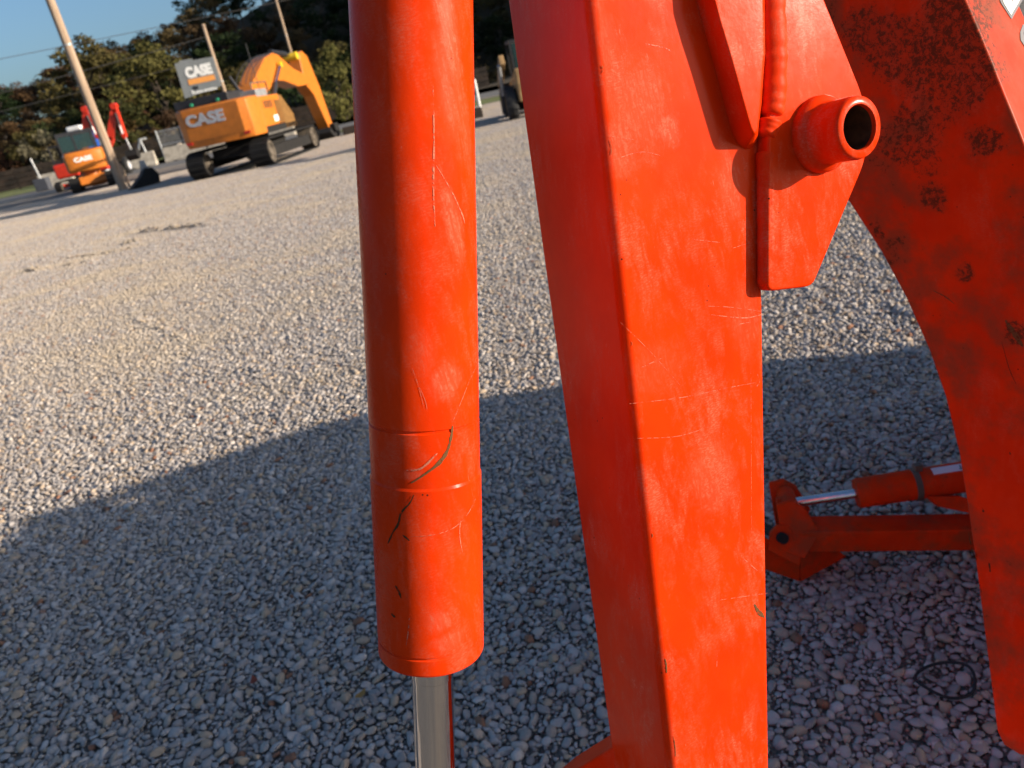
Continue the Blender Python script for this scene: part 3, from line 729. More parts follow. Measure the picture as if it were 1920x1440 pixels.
# --- unseen bucket, swing frame, main frame and console, added to throw the near shade
bm = B()
pr = [(0.0, 0.0), (.03, .10), (.02, .22), (-.06, .33), (-.20, .38), (-.22, .36), (-.10, .31), (-.02, .21), (-.01, .11), (-.03, .01)]
dfoot = Ab - UPD * .20
bm2 = B(); hexa(bm2, [Ab - UPD * .01 + (cb - Ab) * .15, bb - UPD * .01 + (cb - Ab) * .15, bb - UPD * .01 + (cb - Ab) * .85, cb * .85 + Ab * .15 - UPD * .01, dfoot + (cb - Ab) * .2, dfoot + (bb - Ab) * .9 + (cb - Ab) * .2, dfoot + (bb - Ab) * .9 + (cb - Ab) * .8, dfoot + (cb - Ab) * .8]); obj('dipper_foot', bm2, M_dip, HOE)
BK = Matrix.Translation((-.06, .50, .08))
prism(bm, [BK @ Vector((z * 1.25 + .10, -.20 + .0, y * 1.25)) for y, z in [(q[1], q[0]) for q in pr]], Vector((0, .42, 0)))
for yy in (-.20, .21): prism(bm, [BK @ Vector((x * 1.25 + .10, yy, z * 1.25)) for x, z in ((0.0, 0.0), (.03, .10), (.02, .22), (-.06, .33), (-.20, .38), (-.21, .20), (-.12, .02))], Vector((0, .012, 0)))
BUC = obj('bucket', bm, M_boom, HOE)
bm = B(); box(bm, 1.45, 1.75, .62, 2.22, .28, .62); box(bm, 1.50, 1.72, .70, 2.18, .60, .95); box(bm, 1.5, 1.6, .75, 2.1, .06, .30); obj('shade_frame', bm, M_boom, HOE, bevel=.01)  # unseen boxes, widened to throw shade on the near gravel
bm = B(); box(bm, 1.02, 1.46, .92, 1.14, .30, .56); box(bm, 1.30, 1.48, .86, 1.20, .22, .68); obj('swing_post', bm, M_boom, HOE, bevel=.01)
bm = B(); box(bm, 1.58, 1.86, .68, 1.78, .95, 1.42); CONS = obj('shade_console', bm, M_caseD, HOE, bevel=.02)  # unseen block, its height set to carry the ground shade further left
for yy in (1.08, 1.2, 1.32, 1.44):
    bm = B(); tube(bm, [Vector((1.7, yy, 1.15)), Vector((1.68, yy, 1.28)), Vector((1.63, yy, 1.38))], .010, 8); lathe(bm, Vector((1.62, yy, 1.37)), Vector((0, 0, 1)), [(0, .012), (.02, .022), (.04, .012)], 12); obj('control_lever', bm, M_caseD, CONS)

# black rubber ring lost on the gravel
rc = gnd(1774, 1281, .022); bm = B(); pts = []
for i in range(49):
    a = 2 * math.pi * i / 48; pts.append(rc + Vector((math.cos(a) * .062 * (1 + .06 * math.sin(3 * a)), math.sin(a) * .052, .006 * math.sin(2 * a + 1) + .012)))
tube(bm, pts, .0036, 8); obj('rubber_ring', bm, M_rubber); bpy.data.objects['rubber_ring']
tag(bpy.data.objects['rubber_ring'], 'thin black rubber ring lying on the shaded gravel', 'ring')

# ------------------------------------------------------------------ wheels shared by machines
def wheel(parent, c, ax, r, w, m_rim, lugs=16, name='wheel'):
    bm = B(); lathe(bm, c - ax * (w / 2), ax, [(0, r * .55), (w * .04, r * .8), (w * .16, r * .95), (w * .32, r), (w * .68, r), (w * .84, r * .95), (w * .96, r * .8), (w, r * .55)], 32, caps=False)
    x, y = frame_of(ax)
    for i in range(lugs):
        for s in (-1, 1):
            a = 2 * math.pi * (i + (.5 if s > 0 else 0)) / lugs; rad = x * math.cos(a) + y * math.sin(a); tg = ax.cross(rad)
            a0 = c + ax * (s * w * .02) + rad * (r * .985); a1 = c + ax * (s * w * .46) + rad * (r * .95) + tg * (r * .16)
            for_w = tg * (r * .035)
            hexa(bm, [a0 - for_w, a0 + for_w, a1 + for_w, a1 - for_w, a0 - for_w + rad * r * .05, a0 + for_w + rad * r * .05, a1 + for_w + rad * r * .05, a1 - for_w + rad * r * .05])
    T = obj('tyre', bm, M_rubber, parent)
    bm = B(); lathe(bm, c - ax * (w / 2), ax, [(w * .3, .0), (w * .3, r * .3), (w * .12, r * .5), (w * .03, r * .58), (w * .1, r * .6), (w * .9, r * .6), (w * .97, r * .58), (w * .88, r * .5), (w * .7, r * .3), (w * .7, 0)], 28, caps=False)
    obj('rim', bm, m_rim, T); return T

# ------------------------------------------------------------------ invented tractor, unseen beyond the right edge, added to shade the yard
TY = 1.6
TR = empty('tractor', (3.4, 1.6, 0), 0, 'invented orange compact tractor, unseen behind the boom, added to shade the yard', 'tractor')
YA = Vector((0, 1, 0))
for s in (-1, 1):
    wheel(TR, Vector((3.35, TY + s * .74, .50)), YA, .50, .38, M_silver, 18); wheel(TR, Vector((5.15, TY + s * .60, .36)), YA, .36, .26, M_silver, 14)
    bm = B(); pf = [(2.78, .62), (2.83, .86), (3.0, 1.02), (3.3, 1.08), (3.62, 1.02), (3.84, .86), (3.92, .62), (3.86, .62), (3.78, .82), (3.6, .97), (3.3, 1.03), (3.03, .97), (2.88, .83), (2.84, .62)]
    ra_ = [bm.verts.new((x, TY + s * .90, z)) for x, z in pf]; rb_ = [bm.verts.new((x, TY + s * .34, z + max(0, z - .62) * .55)) for x, z in pf]; bm.faces.new(ra_); bm.faces.new(rb_)
    for k in range(len(pf)): bm.faces.new((ra_[k], ra_[(k + 1) % len(pf)], rb_[(k + 1) % len(pf)], rb_[k]))
    obj('fender', bm, M_trac, TR, bevel=.01)
bm = B(); prism(bm, [Vector((x, 1.18, z)) for x, z in ((4.05, .55), (4.05, 1.48), (4.2, 1.5), (4.5, 1.38), (5.35, 1.08), (5.55, .98), (5.55, .5))], Vector((0, .68, 0))); obj('hood', bm, M_trac, TR, bevel=.04)
bm = B(); box(bm, 2.5, 5.4, 1.35, 1.85, .38, .72); box(bm, 3.0, 4.05, 1.0, 2.2, .60, .70); obj('chassis', bm, M_caseD, TR, bevel=.02)
bm = B(); box(bm, 3.1, 3.55, 1.32, 1.88, .78, .92); box(bm, 2.98, 3.12, 1.34, 1.86, .86, 1.36); obj('seat', bm, M_caseD, TR, bevel=.04)
bm = B(); cyl(bm, Vector((4.0, 1.6, 1.1)), Vector((3.82, 1.6, 1.32)), .025)
pts = [Vector((3.82, 1.6, 1.32)) + Vector((.07 * math.cos(a), .18 * math.sin(a), .10 * math.cos(a))) for a in [2 * math.pi * i / 24 for i in range(25)]]; tube(bm, pts, .014, 8); obj('steering_wheel', bm, M_caseD, TR)
bm = B(); tube(bm, [Vector(q) for q in ((2.85, 1.1, .8), (2.80, 1.1, 1.12), (2.74, 1.2, 1.20), (2.74, 2.0, 1.20), (2.80, 2.1, 1.12), (2.85, 2.1, .8))], .035, 10); obj('roll_bar', bm, M_caseD, TR)

# ------------------------------------------------------------------ machines in the yard
def track_loop(Lh, H, n=10):
    """closed outline (y,z) of a crawler track"""
    r = H / 2; pts = []
    for i in range(n + 1):
        a = -math.pi / 2 + math.pi * i / n; pts.append((Lh - r + r * math.cos(a), r + r * math.sin(a)))
    for i in range(n + 1):
        a = math.pi / 2 + math.pi * i / n; pts.append((-Lh + r + r * math.cos(a), r + r * math.sin(a)))
    return pts
def build_tracks(root, xs, w, Lh, H, M, shoe_mat, frame_mat):
    for x in xs:
        bm = B(); lp = track_loop(Lh, H); outer = resample([Vector((0, y, z)) for y, z in lp] + [Vector((0, *lp[0]))], int(Lh * 2 / .1 * 1.2))
        cen = Vector((0, 0, H / 2)); n = len(outer) - 1
        for i in range(n):
            a, b = outer[i], outer[i + 1]; t = b - a; nn = Vector((0, t.z, -t.y)).normalized()
            a2, b2 = a + t * .06, b - t * .06
            q = []
            for s in (x - w / 2, x + w / 2):
                o = Vector((s, 0, 0)); q.append([o + a2 - nn * .05, o + b2 - nn * .05, o + b2, o + a2])
            hexa(bm, [M @ k for k in (q[0][0], q[0][1], q[1][1], q[1][0], q[0][3], q[0][2], q[1][2], q[1][3])])
            m_ = (a + b) / 2
            hexa(bm, [M @ k for k in (Vector((x - w / 2, 0, 0)) + m_ - t * .1, Vector((x - w / 2, 0, 0)) + m_ + t * .1, Vector((x + w / 2, 0, 0)) + m_ + t * .1, Vector((x + w / 2, 0, 0)) + m_ - t * .1,
                                       Vector((x - w / 2, 0, 0)) + m_ - t * .1 + nn * .03, Vector((x - w / 2, 0, 0)) + m_ + t * .1 + nn * .03, Vector((x + w / 2, 0, 0)) + m_ + t * .1 + nn * .03, Vector((x + w / 2, 0, 0)) + m_ - t * .1 + nn * .03)])
        TK = obj('track', bm, shoe_mat, root, False)
        bm = B(); slab(bm, [(-Lh + H * .6, H * .28), (Lh - H * .6, H * .28), (Lh - H * .7, H * .66), (-Lh + H * .7, H * .66)], x - w * .3, x + w * .3, M); obj('track_frame', bm, frame_mat, TK)
        for yy in (-Lh + H / 2, Lh - H / 2):
            bm = B(); ax = (M.to_3x3() @ Vector((1, 0, 0))).normalized(); c = M @ Vector((x - w * .42, yy, H / 2)); r = H / 2 - .08
            lathe(bm, c, ax, [(0, 0), (0, r * .35), (w * .08, r * .4), (w * .08, r * .75), (0, r * .8), (0, r), (w * .84, r), (w * .84, r * .8), (w * .76, r * .75), (w * .76, r * .4), (w * .84, r * .35), (w * .84, 0)], 24, caps=False); obj('sprocket', bm, M_dust, TK)

# --- the large excavator
BP = gnd(380, 338); BAZ = math.radians(8.5)
bh = Vector((math.sin(BAZ), math.cos(BAZ), 0)); br = Vector((math.cos(BAZ), -math.sin(BAZ), 0))
BO = BP + br * 1.04 + bh * 2.1
BIG = empty('large_excavator', (BO.x, BO.y, 0), -BAZ, 'large orange crawler excavator seen from behind, with a grey sign panel on its deck', 'excavator')
MB_ = Matrix.Translation(BO) @ Matrix.Rotation(-BAZ, 4, 'Z')
def bb_(x0, x1, y0, y1, z0, z1, name, mat, parent=BIG, bevel=.03):
    bm = B(); box(bm, x0, x1, y0, y1, z0, z1, MB_); return obj(name, bm, mat, parent, bevel=bevel)
build_tracks(BIG, (-1.12, 1.12),   .62, 2.75, .86, MB_ @ Matrix.Translation((0, .65, 0)), M_steel, M_steel)
bb_(-.8, .8, -1.3, 1.5, .45, .80, 'track_carbody', M_steel); bm = B(); lathe(bm, MB_ @ Vector((0, 0, .78)), Vector((0, 0, 1)), [(0, .75), (.26, .75)], 32); obj('swing_ring', bm, M_steel, BIG)
bb_(-1.28, 1.28, -1.22, 1.7, .98, 1.17, 'deck_frame', M_steel)
bm = B()                                                    # counterweight: curved tail, chamfered foot
cwx = [(-1.31, -1.25), (-1.31, -1.75), (-1.2, -2.08), (-.95, -2.22), (.95, -2.22), (1.2, -2.08), (1.31, -1.75), (1.31, -1.25)]
lo = [bm.verts.new(MB_ @ Vector((x * .97, y * .97, 1.0))) for x, y in cwx]; mi_ = [bm.verts.new(MB_ @ Vector((x, y, 1.22))) for x, y in cwx]; hi = [bm.verts.new(MB_ @ Vector((x, y, 2.14))) for x, y in cwx]; h2 = [bm.verts.new(MB_ @ Vector((x * .95, y * .97, 2.2))) for x, y in cwx]
for A_, C_ in ((lo, mi_), (mi_, hi), (hi, h2)):
    for i in range(8): bm.faces.new((A_[i], A_[(i + 1) % 8], C_[(i + 1) % 8], C_[i]))
bm.faces.new(lo); bm.faces.new(h2); CW = obj('counterweight', bm, M_case, BIG, bevel=.02)
def rear_text(txt, size, mat, x, z, y, par, wdt=None, bold=.05, name='lettering'):
    Mx = Matrix.Translation((x, y, z)) @ Matrix.Rotation(math.pi / 2, 4, 'X'); return text_mesh(txt, size, mat, name, par, Mx, bold, .006, wdt)
rear_text('CASE', .46, M_silver, -.22, 1.80, -2.235, CW, 1.32)
bm = B()
M_refl = plain('red_reflector', (.45, .02, .015), .3)
for x in (-1.0, 1.0):
    bm = B(); box(bm, x - .10, x + .10, -2.235, -2.16, 1.12, 1.2, MB_); obj('reflector', bm, M_refl, CW)
HS = bb_(.42, 1.30, -1.24, .62, 1.18, 2.14, 'side_body', M_case); bb_(-1.30, -.35, -1.24, .1, 1.18, 2.12, 'side_body', M_case)
bb_(-.34, .41, -1.24, .7, 1.18, 2.10, 'engine_bay', M_caseD)
bm = B()
for k in range(5): box(bm, 1.302, 1.312, -.95, -.15, 1.86 + .045 * k - .1, 1.885 + .045 * k - .1, MB_)
obj('vent_louvre', bm, M_caseD, HS); bm = B(); box(bm, 1.302, 1.31, .05, .60, 1.2, 1.95, MB_); obj('dark_door', bm, plain('brown_door', (.19, .085, .02), .5), HS)
bm = B(); box(bm, 1.302, 1.308, -.35, .2, 1.28, 1.48, MB_); obj('model_plate', bm, M_white, HS)
bm = B(); slab(bm, [(.64, 1.0), (1.7, 1.0), (1.7, 1.4), (.95, 2.08), (.64, 2.12)], .5, 1.28, MB_); obj('front_step_box', bm, plain('brown_box', (.22, .11, .03), .5), BIG)
DK = bb_(-1.22, .62, -1.95, -.55, 2.2, 2.46, 'deck_box', M_caseD, BIG, .02); bb_(.55, 1.15, -.9, .1, 2.13, 2.38, 'exhaust_cover', M_galv, BIG, .02)
for x in (-.62, .28):
    bm = B(); lathe(bm, MB_ @ Vector((x, -1.97, 2.28)), bh * -1, [(0, .055), (.05, .05)], 14); obj('lamp_cap', bm, M_green, BIG)
bm = B(); cyl(bm, MB_ @ Vector((.52, -.6, 2.4)), MB_ @ Vector((.30, -.55, 2.92)), .05); obj('exhaust_stack', bm, M_caseD, BIG)
bm = B(); cyl(bm, MB_ @ Vector((.62, .9, 2.1)), MB_ @ Vector((.62, .9, 3.9)), .012); obj('aerial', bm, M_caseD, BIG)
# grey sign panel on the deck, turned a little towards the sun
SGA = math.radians(-4); SGN = Vector((math.sin(SGA), math.cos(SGA), 0))
def tail(u, v, f=0.25):
    return onplane(u, v, BP + br * 1.0 + bh * .45, SGN)
S4 = [tail(u, v) for u, v in ((347, 185), (415, 161), (399, 106), (327, 119))]
bm = B(); prism(bm, S4 + [], SGN * .07); SG = obj('sign_panel', bm, M_grey, BIG, False)
bm = B(); prism(bm, [tail(u, v) for u, v in ((335, 117.5), (359, 113), (359, 110), (336, 114))], SGN * .07); obj('sign_tab', bm, M_grey, SG, False)
SC4 = (S4[0] + S4[1] + S4[2] + S4[3]) / 4; MSG = Matrix.Translation((SC4.x, SC4.y, 0)) @ Matrix.Rotation(-SGA, 4, 'Z'); ZT = S4[3].z
ib = MB_.inverted()
def sgtext(txt, size, mat, x, z, wdt, bold): return text_mesh(txt, size, mat, 'lettering', SG, ib @ MSG @ Matrix.Translation((x, -.008, z)) @ Matrix.Rotation(math.pi / 2, 4, 'X'), bold, .006, wdt)
sgtext('CASE', .40, M_white, .05, ZT - .36, .84, .07)
def sgbox(name, x0, x1, z0, z1, mat):
    bm = B(); box(bm, x0, x1, -.012, -.002, z0, z1, MSG); return obj(name, bm, mat, SG, False)
sgbox('orange_band', -.36, .48, ZT - .70, ZT - .54, plain('sign_orange', (.80, .33, .08), .5, var=.03)); sgbox('dark_emblem', -.28, -.12, ZT - .86, ZT - .76, M_caseD)
bm = B(); k = 0; xx = -.36
while xx < .44:                                             # small line of white print, too blurred to read
    w_ = RNG.uniform(.03, .06); hh_ = RNG.uniform(.05, .085) if k else .12; box(bm, xx, xx + w_, -.012, -.002, ZT - .98, ZT - .98 + hh_, MSG); xx += w_ + .02; k += 1
obj('small_print', bm, M_white, SG)
# boom, arm, bucket, rams in the plane of symmetry; y measured from the machine's origin
def prof(pts): return [(f - 2.1, z) for f, z in pts]
bm = B(); slab(bm, prof([(2.9, 1.7), (2.75, 2.0), (3.3, 2.62), (5.3, 3.48), (6.3, 3.66), (6.9, 3.58), (8.2, 3.06), (9.8, 2.72), (9.8, 2.38), (8.2, 2.35), (6.7, 2.62), (5.8, 2.66), (4.3, 2.2), (3.4, 1.8)]), -.30, .30, MB_); BBM = obj('boom', bm, M_case, BIG, bevel=.03)
bm = B(); slab(bm, prof([(9.55, 3.66), (10.1, 3.74), (10.6, 3.55), (11.2, 2.3), (11.65, .3), (11.55, .05), (11.2, .02), (11.0, .35), (10.1, 1.95), (9.45, 2.35), (9.4, 2.9)]), -.25, .25, MB_); AR = obj('arm', bm, M_case, BIG, bevel=.03)
def P(x, f, z): return MB_ @ Vector((x, f - 2.1, z))
bm = B(); cyl(bm, P(0, 6.9, 3.74), P(0, 8.6, 3.66), .10); RM = obj('arm_ram', bm, M_caseD, BIG); bm = B(); cyl(bm, P(0, 8.5, 3.66), P(0, 9.5, 3.62), .055); obj('ram_rod', bm, M_chrome, RM)
bm = B(); lathe(bm, P(-.28, 9.2, 3.55), br, [(0, .16), (.56, .16)], 20); obj('ram_end', bm, M_yellow, AR)
for x in (-.42, .42):
    bm = B(); cyl(bm, P(x, 3.9, 1.5), P(x, 5.3, 2.55), .09); RB = obj('boom_ram', bm, M_caseD, BIG); bm = B(); cyl(bm, P(x, 5.2, 2.5), P(x, 6.4, 3.2), .05); obj('ram_rod', bm, M_chrome, RB)
    bm = B(); lathe(bm, P(x - .06, 6.4, 3.2), br, [(0, .11), (.12, .11)], 16); obj('ram_end', bm, M_yellow, RB)
bm = B(); cyl(bm, P(0, 10.75, 3.3), P(0, 11.35, 1.9), .085); BR = obj('bucket_ram', bm, M_galv, BIG); bm = B(); cyl(bm, P(0, 11.3, 2.0), P(0, 11.75, .8), .05); obj('ram_rod', bm, M_chrome, BR)
bm = B()
for x in (-.28, -.1, .1, .28): tube(bm, smooth_line([P(x, 3.25, 2.7), P(x, 3.9, 3.12), P(x, 5.1, 3.5), P(x, 6.6, 3.7)], 18), .014, 6)
obj('hydraulic_hose', bm, M_caseD, BBM)
bm = B(); slab(bm, prof([(11.0, .6), (11.6, .6), (11.7, .2), (11.4, .02), (10.6, .03), (10.2, .3), (10.35, .5), (10.7, .2), (11.1, .2)]), -.5, .5, MB_); obj('bucket', bm, M_steel, BIG, bevel=.02)
bm = B(); tube(bm, [P(.9, 1.6, 2.1), P(.9, 1.6, 2.6), P(.9, 3.0, 2.6), P(.9, 3.0, 2.1)], .025, 8); obj('handrail', bm, M_dust, BIG)

# --- the smaller excavator behind the pole
SP = gnd(135, 362); SP = SP * (37.5 / SP.y); SP.z = 0
sn = Vector((SP.x, SP.y, 0)).normalized(); SAZ = math.atan2(sn.x, sn.y) + math.radians(5); sr = Vector((math.cos(SAZ), -math.sin(SAZ), 0)); sh_ = Vector((math.sin(SAZ), math.cos(SAZ), 0))
SO = SP + sr * 1.02 + sh_ * 1.15
SML = empty('small_excavator', (SO.x, SO.y, 0), -SAZ, 'small orange crawler excavator with dark cab standing behind the near utility pole', 'excavator')
MS = Matrix.Translation(SO) @ Matrix.Rotation(-SAZ, 4, 'Z')
build_tracks(SML, (-.78, .78), .42, 1.25, .60, MS, M_steel, M_dust)
bm = B(); box(bm, -.55, .55, -.6, .6, .28, .62, MS); lathe(bm, MS @ Vector((0, 0, .6)), Vector((0, 0, 1)), [(0, .42), (.26, .42)], 24); obj('track_carbody', bm, M_case, SML)
bm = B(); sw = [(-.88, .3), (-.88, -.75), (-.78, -1.0), (-.5, -1.12), (.5, -1.12), (.78, -1.0), (.88, -.75), (.88, .3)]
lo = [bm.verts.new(MS @ Vector((x * .96, y * .96, .86))) for x, y in sw]; mi2 = [bm.verts.new(MS @ Vector((x, y, .98))) for x, y in sw]; hi = [bm.verts.new(MS @ Vector((x, y, 1.62))) for x, y in sw]; h2 = [bm.verts.new(MS @ Vector((x * .93, y * .94, 1.74))) for x, y in sw]
for A_, C_ in ((lo, mi2), (mi2, hi), (hi, h2)):
    for i in range(8): bm.faces.new((A_[i], A_[(i + 1) % 8], C_[(i + 1) % 8], C_[i]))
bm.faces.new(lo); bm.faces.new(h2); SB_ = obj('body', bm, M_case, SML, bevel=.03)
Mx = Matrix.Translation((-.05, -1.13, 1.38)) @ Matrix.Rotation(math.pi / 2, 4, 'X'); text_mesh('CASE', .26, M_white, 'lettering', SB_, Mx, .05, .006, .78)
bm = B(); box(bm, -.84, .66, -.75, .75, 1.75, 1.80, MS); box(bm, -.84, .66, -.75, .75, 2.46, 2.62, MS)
for x, y in ((-.84, -.75), (.59, -.75), (-.84, .68), (.59, .68), (-.2, -.75)): box(bm, x, x + .07, y, y + .07, 1.8, 2.5, MS)
CB = obj('cab', bm, M_caseD, SML, False)
bm = B(); box(bm, -.77, .59, -.735, -.72, 1.82, 2.45, MS); obj('rear_window', bm, M_glass, CB, False); bm = B(); box(bm, .605, .62, -.66, .66, 1.82, 2.45, MS); obj('side_window', bm, M_glass, CB, False)
bm = B(); box(bm, -.5, -.1, -.3, .1, 1.8, 2.3, MS); obj('driver_seat', bm, M_caseD, CB)
bm = B(); slab(bm, [(.8, .9), (.9, 1.2), (1.3, 1.9), (1.8, 2.2), (2.5, 2.1), (2.5, 1.9), (1.8, 1.95), (1.5, 1.7), (1.2, .9)], -.1, .14, MS); obj('boom', bm, M_case, SML)
bm = B(); slab(bm, [(2.4, 2.2), (2.7, 2.05), (2.4, .5), (2.2, .5)], -.08, .12, MS); obj('arm', bm, M_case, SML); bm = B(); slab(bm, [(2.05, .6), (2.4, .6), (2.5, .1), (1.9, .05), (1.7, .3)], -.3, .3, MS); obj('bucket', bm, M_steel, SML)
bm = B(); slab(bm, [(1.35, .1), (1.5, .1), (1.5, .5), (1.4, .5)], -1.0, 1.0, MS); obj('dozer_blade', bm, M_case, SML)

# --- two red mini excavators with raised booms behind it
def red_mini(uv_apex, boom_base, arm_tip, rod_tip, body_x, lab, D):
    n_ = Vector((0, 1, 0)); PL = Vector((0, D, 0)); q = lambda uv: onplane(uv[0], uv[1], PL, n_)
    a, b, c, d = q(uv_apex), q(boom_base), q(arm_tip), q(rod_tip)
    root = empty('red_mini_excavator', (body_x, D, 0), 0, lab, 'excavator', 'red mini excavators with raised booms')
    MM = Matrix.Translation((body_x, D, 0))
    def limb(p, r, w0, w1, name, mat, par, dep=.2):
        bm = B(); dd = (r - p).normalized(); nn = dd.cross(n_).normalized()
        prism(bm, [p + nn * w0 - n_ * dep / 2, r + nn * w1 - n_ * dep / 2, r + dd * w1 - n_ * dep / 2, r - nn * w1 - n_ * dep / 2, p - nn * w0 - n_ * dep / 2], n_ * dep); return obj(name, bm, mat, par, bevel=.015)
    foot = Vector((body_x + .1, D, 1.0)); BM_ = limb(foot, b, .16, .20, 'boom', M_red, root); limb(b, a, .20, .12, 'boom_head', M_red, BM_)
    AM = limb(a, c, .13, .12, 'arm', M_red, root)
    bm = B(); lathe(bm, a - n_ * .16, n_, [(0, .16), (.32, .16)], 18); obj('knuckle', bm, M_red, AM)
    bm = B(); cyl(bm, a.lerp(c, .22) - n_ * .16, a.lerp(c, .62) - n_ * .16, .055); RA = obj('arm_ram', bm, M_caseD, root); bm = B(); cyl(bm, a.lerp(c, .6) - n_ * .16, a.lerp(c, .9) - n_ * .16, .04); obj('ram_rod', bm, M_white, RA)
    bm = B(); cyl(bm, c, d, .05); obj('bucket_link', bm, M_galv, root)
    bm = B(); slab(bm, [(-.18, .2), (.18, .2), (.2, -.2), (-.1, -.35), (-.3, -.1)], -.3, .3, Matrix.Translation(d)); obj('bucket', bm, M_steel, root)
    bm = B(); box(bm, -.62, .62, -.7, .8, .62, 1.35, MM); BD = obj('body', bm, M_red, root, bevel=.12); bm = B(); box(bm, -.6, .3, -.4, .6, 1.35, 1.45, MM); box(bm, -.6, .3, -.4, .6, 2.2, 2.28, MM)
    for x, y in ((-.6, -.4), (.25, -.4), (-.6, .55), (.25, .55)): box(bm, x, x + .05, y, y + .05, 1.45, 2.2, MM)
    obj('canopy', bm, M_caseD, root); build_tracks(root, (-.6, .6), .32, 1.0, .5, MM, M_steel, M_red)
red_mini((160, 205), (163, 262), (184, 256), (192, 280), -20.45, 'red mini excavator whose raised boom pokes up just left of the near utility pole', 44.0)
red_mini((214, 199), (207, 262), (234, 256), (249, 287), -18.9, 'red mini excavator whose raised boom stands just right of the near utility pole', 44.0)

# --- blue truck cab seen above the small excavator
TK = empty('blue_truck', (-20.5, 47.0, 0), 0, 'blue truck with white roof fairing, only its top showing above the small excavator', 'truck')
MT = Matrix.Translation((-20.5, 47.0, 0))
bm = B(); slab(bm, [(-1.0, .7), (1.0, .7), (1.0, 1.9), (.6, 2.75), (-1.0, 2.8)], -.55, .55, MT); obj('cab', bm, M_blue, TK, bevel=.08)
bm = B(); slab(bm, [(-1.0, 2.82), (.5, 2.78), (-.1, 3.05), (-1.0, 3.1)], -.38, .45, MT); obj('roof_fairing', bm, M_white, TK, bevel=.1)
for x in (-.7, .7):
    for y in (-.6, 2.6): wheel(TK, MT @ Vector((x, y, .48)), Vector((1, 0, 0)), .48, .28, M_silver, 12)
bm = B(); box(bm, -.4, .4, -1.0, 3.4, .5, .75, MT); obj('chassis', bm, M_steel, TK)

# --- tan wheeled loader, partly seen between cylinder and dipper
LP_ = gnd(968, 226); LP_.z = 0; LO = empty('tan_loader', (LP_.x + .8, LP_.y + 1.2, 0), 0, 'tan wheeled loader half hidden between the hydraulic cylinder and the dipper arm', 'loader')
ML = Matrix.Translation((LP_.x + .8, LP_.y + 1.2, 0))
for x in (-.8, .8):
    for y in (-.75, .95): wheel(LO, ML @ Vector((x, y, .45)), Vector((1, 0, 0)), .45, .34, M_tan, 14)
bm = B(); slab(bm, [(-1.25, .45), (1.3, .45), (1.3, .95), (.6, 1.05), (-.4, 1.15), (-1.25, 1.35)], -.62, .62, ML); obj('body', bm, M_tan, LO, bevel=.06)
for x in (-.95, .80):
    bm = B(); slab(bm, [(-1.2, 1.5), (-.95, 1.75), (1.2, 1.15), (1.75, .5), (1.6, .45), (1.0, .95), (-1.0, 1.45)], x, x + .14, ML); obj('lift_arm', bm, M_tan, LO, bevel=.02)
bm = B(); box(bm, -.58, .58, -.7, .6, 2.0, 2.08, ML)
for x, y in ((-.58, -.7), (.52, -.7), (-.58, .54), (.52, .54)): box(bm, x, x + .06, y, y + .06, 1.1, 2.0, ML)
CG = obj('cab_cage', bm, M_caseD, LO); bm = B(); box(bm, -.5, .5, -.68, -.66, 1.2, 1.98, ML); obj('rear_window', bm, M_glass, CG)
bm = B(); slab(bm, [(1.5, .1), (2.1, .05), (1.75, .7), (1.6, .7)], -.95, .95, ML); obj('bucket', bm, M_steel, LO)
bm = B(); cyl(bm, ML @ Vector((-.98, -1.05, 1.5)), ML @ Vector((-.98, -.6, .7)), .05); obj('lift_ram', bm, M_galv, LO)

# --- small things beside the machines
wp = gnd(899, 197); wp = wp * (30 / wp.y); wp.z = 0
bm = B(); cyl(bm, wp, wp + Vector((0, 0, 1.2)), .05, .05, 14); lathe(bm, wp + Vector((0, 0, 1.2)), Vector((0, 0, 1)), [(0, .05), (.03, .03), (.04, 0)], 14); tag(obj('marker_post', bm, M_white), 'thin white marker post right of the hydraulic cylinder in the distance', 'post')
for i, (x, y, l, lab) in enumerate(((.2, 28.0, 1.6, 'dark timber kerb log beside the white marker post'), (-3.6, 37.6, 3.0, 'low dark bar along the edge of the grass right of the large excavator'))):
    bm = B(); box(bm, x - l / 2, x + l / 2, y - .18, y + .18, 0, .34); o = obj('dark_bar', bm, plain('dark_bar_brown_%d' % i, (.035, .024, .018), .9), bevel=.04); tag(o, lab, 'kerb log', 'timber kerb logs')  # low dark brown box lying along the ground
# digging bucket left on the ground by the pole
bq = gnd(276, 349); GB = empty('spare_bucket', (bq.x, bq.y, 0), 0, 'dark steel digging bucket set down on the gravel right of the near utility pole', 'bucket')
MQ = Matrix.Translation((bq.x, bq.y, 0)) @ Matrix.Rotation(.5, 4, 'Z') @ Matrix.Rotation(math.pi / 2, 4, 'Z')
bm = B(); slab(bm, [(-.45, .05), (.5, .02), (.55, .08), (.1, .42), (-.1, .66), (-.35, .62), (-.5, .35)], -.4, .4, MQ); obj('shell', bm, M_steel, GB, bevel=.03)
bm = B()
for k in range(5): box(bm, -.38 + .17 * k, -.30 + .17 * k, .48, .66, .02, .07, MQ)
obj('tooth_bar', bm, M_dust, GB)
for x in (-.14, .10): bm = B(); slab(bm, [(-.25, .6), (.0, .6), (-.05, .92), (-.2, .92)], x, x + .04, MQ); obj('hanger_ear', bm, M_galv, GB)
# pale survey stake by the pole
stq = gnd(244, 351); bm = B(); hexa(bm, [stq + Vector(q) for q in ((-.05, -.03, 0), (.05, -.03, 0), (.05, .03, 0), (-.05, .03, 0), (-.12, -.03, .95), (-.02, -.03, .95), (-.02, .03, .95), (-.12, .03, .95))]); tag(obj('timber_stake', bm, M_wood, bevel=.008), 'short pale timber stake leaning beside the foot of the near utility pole', 'stake')

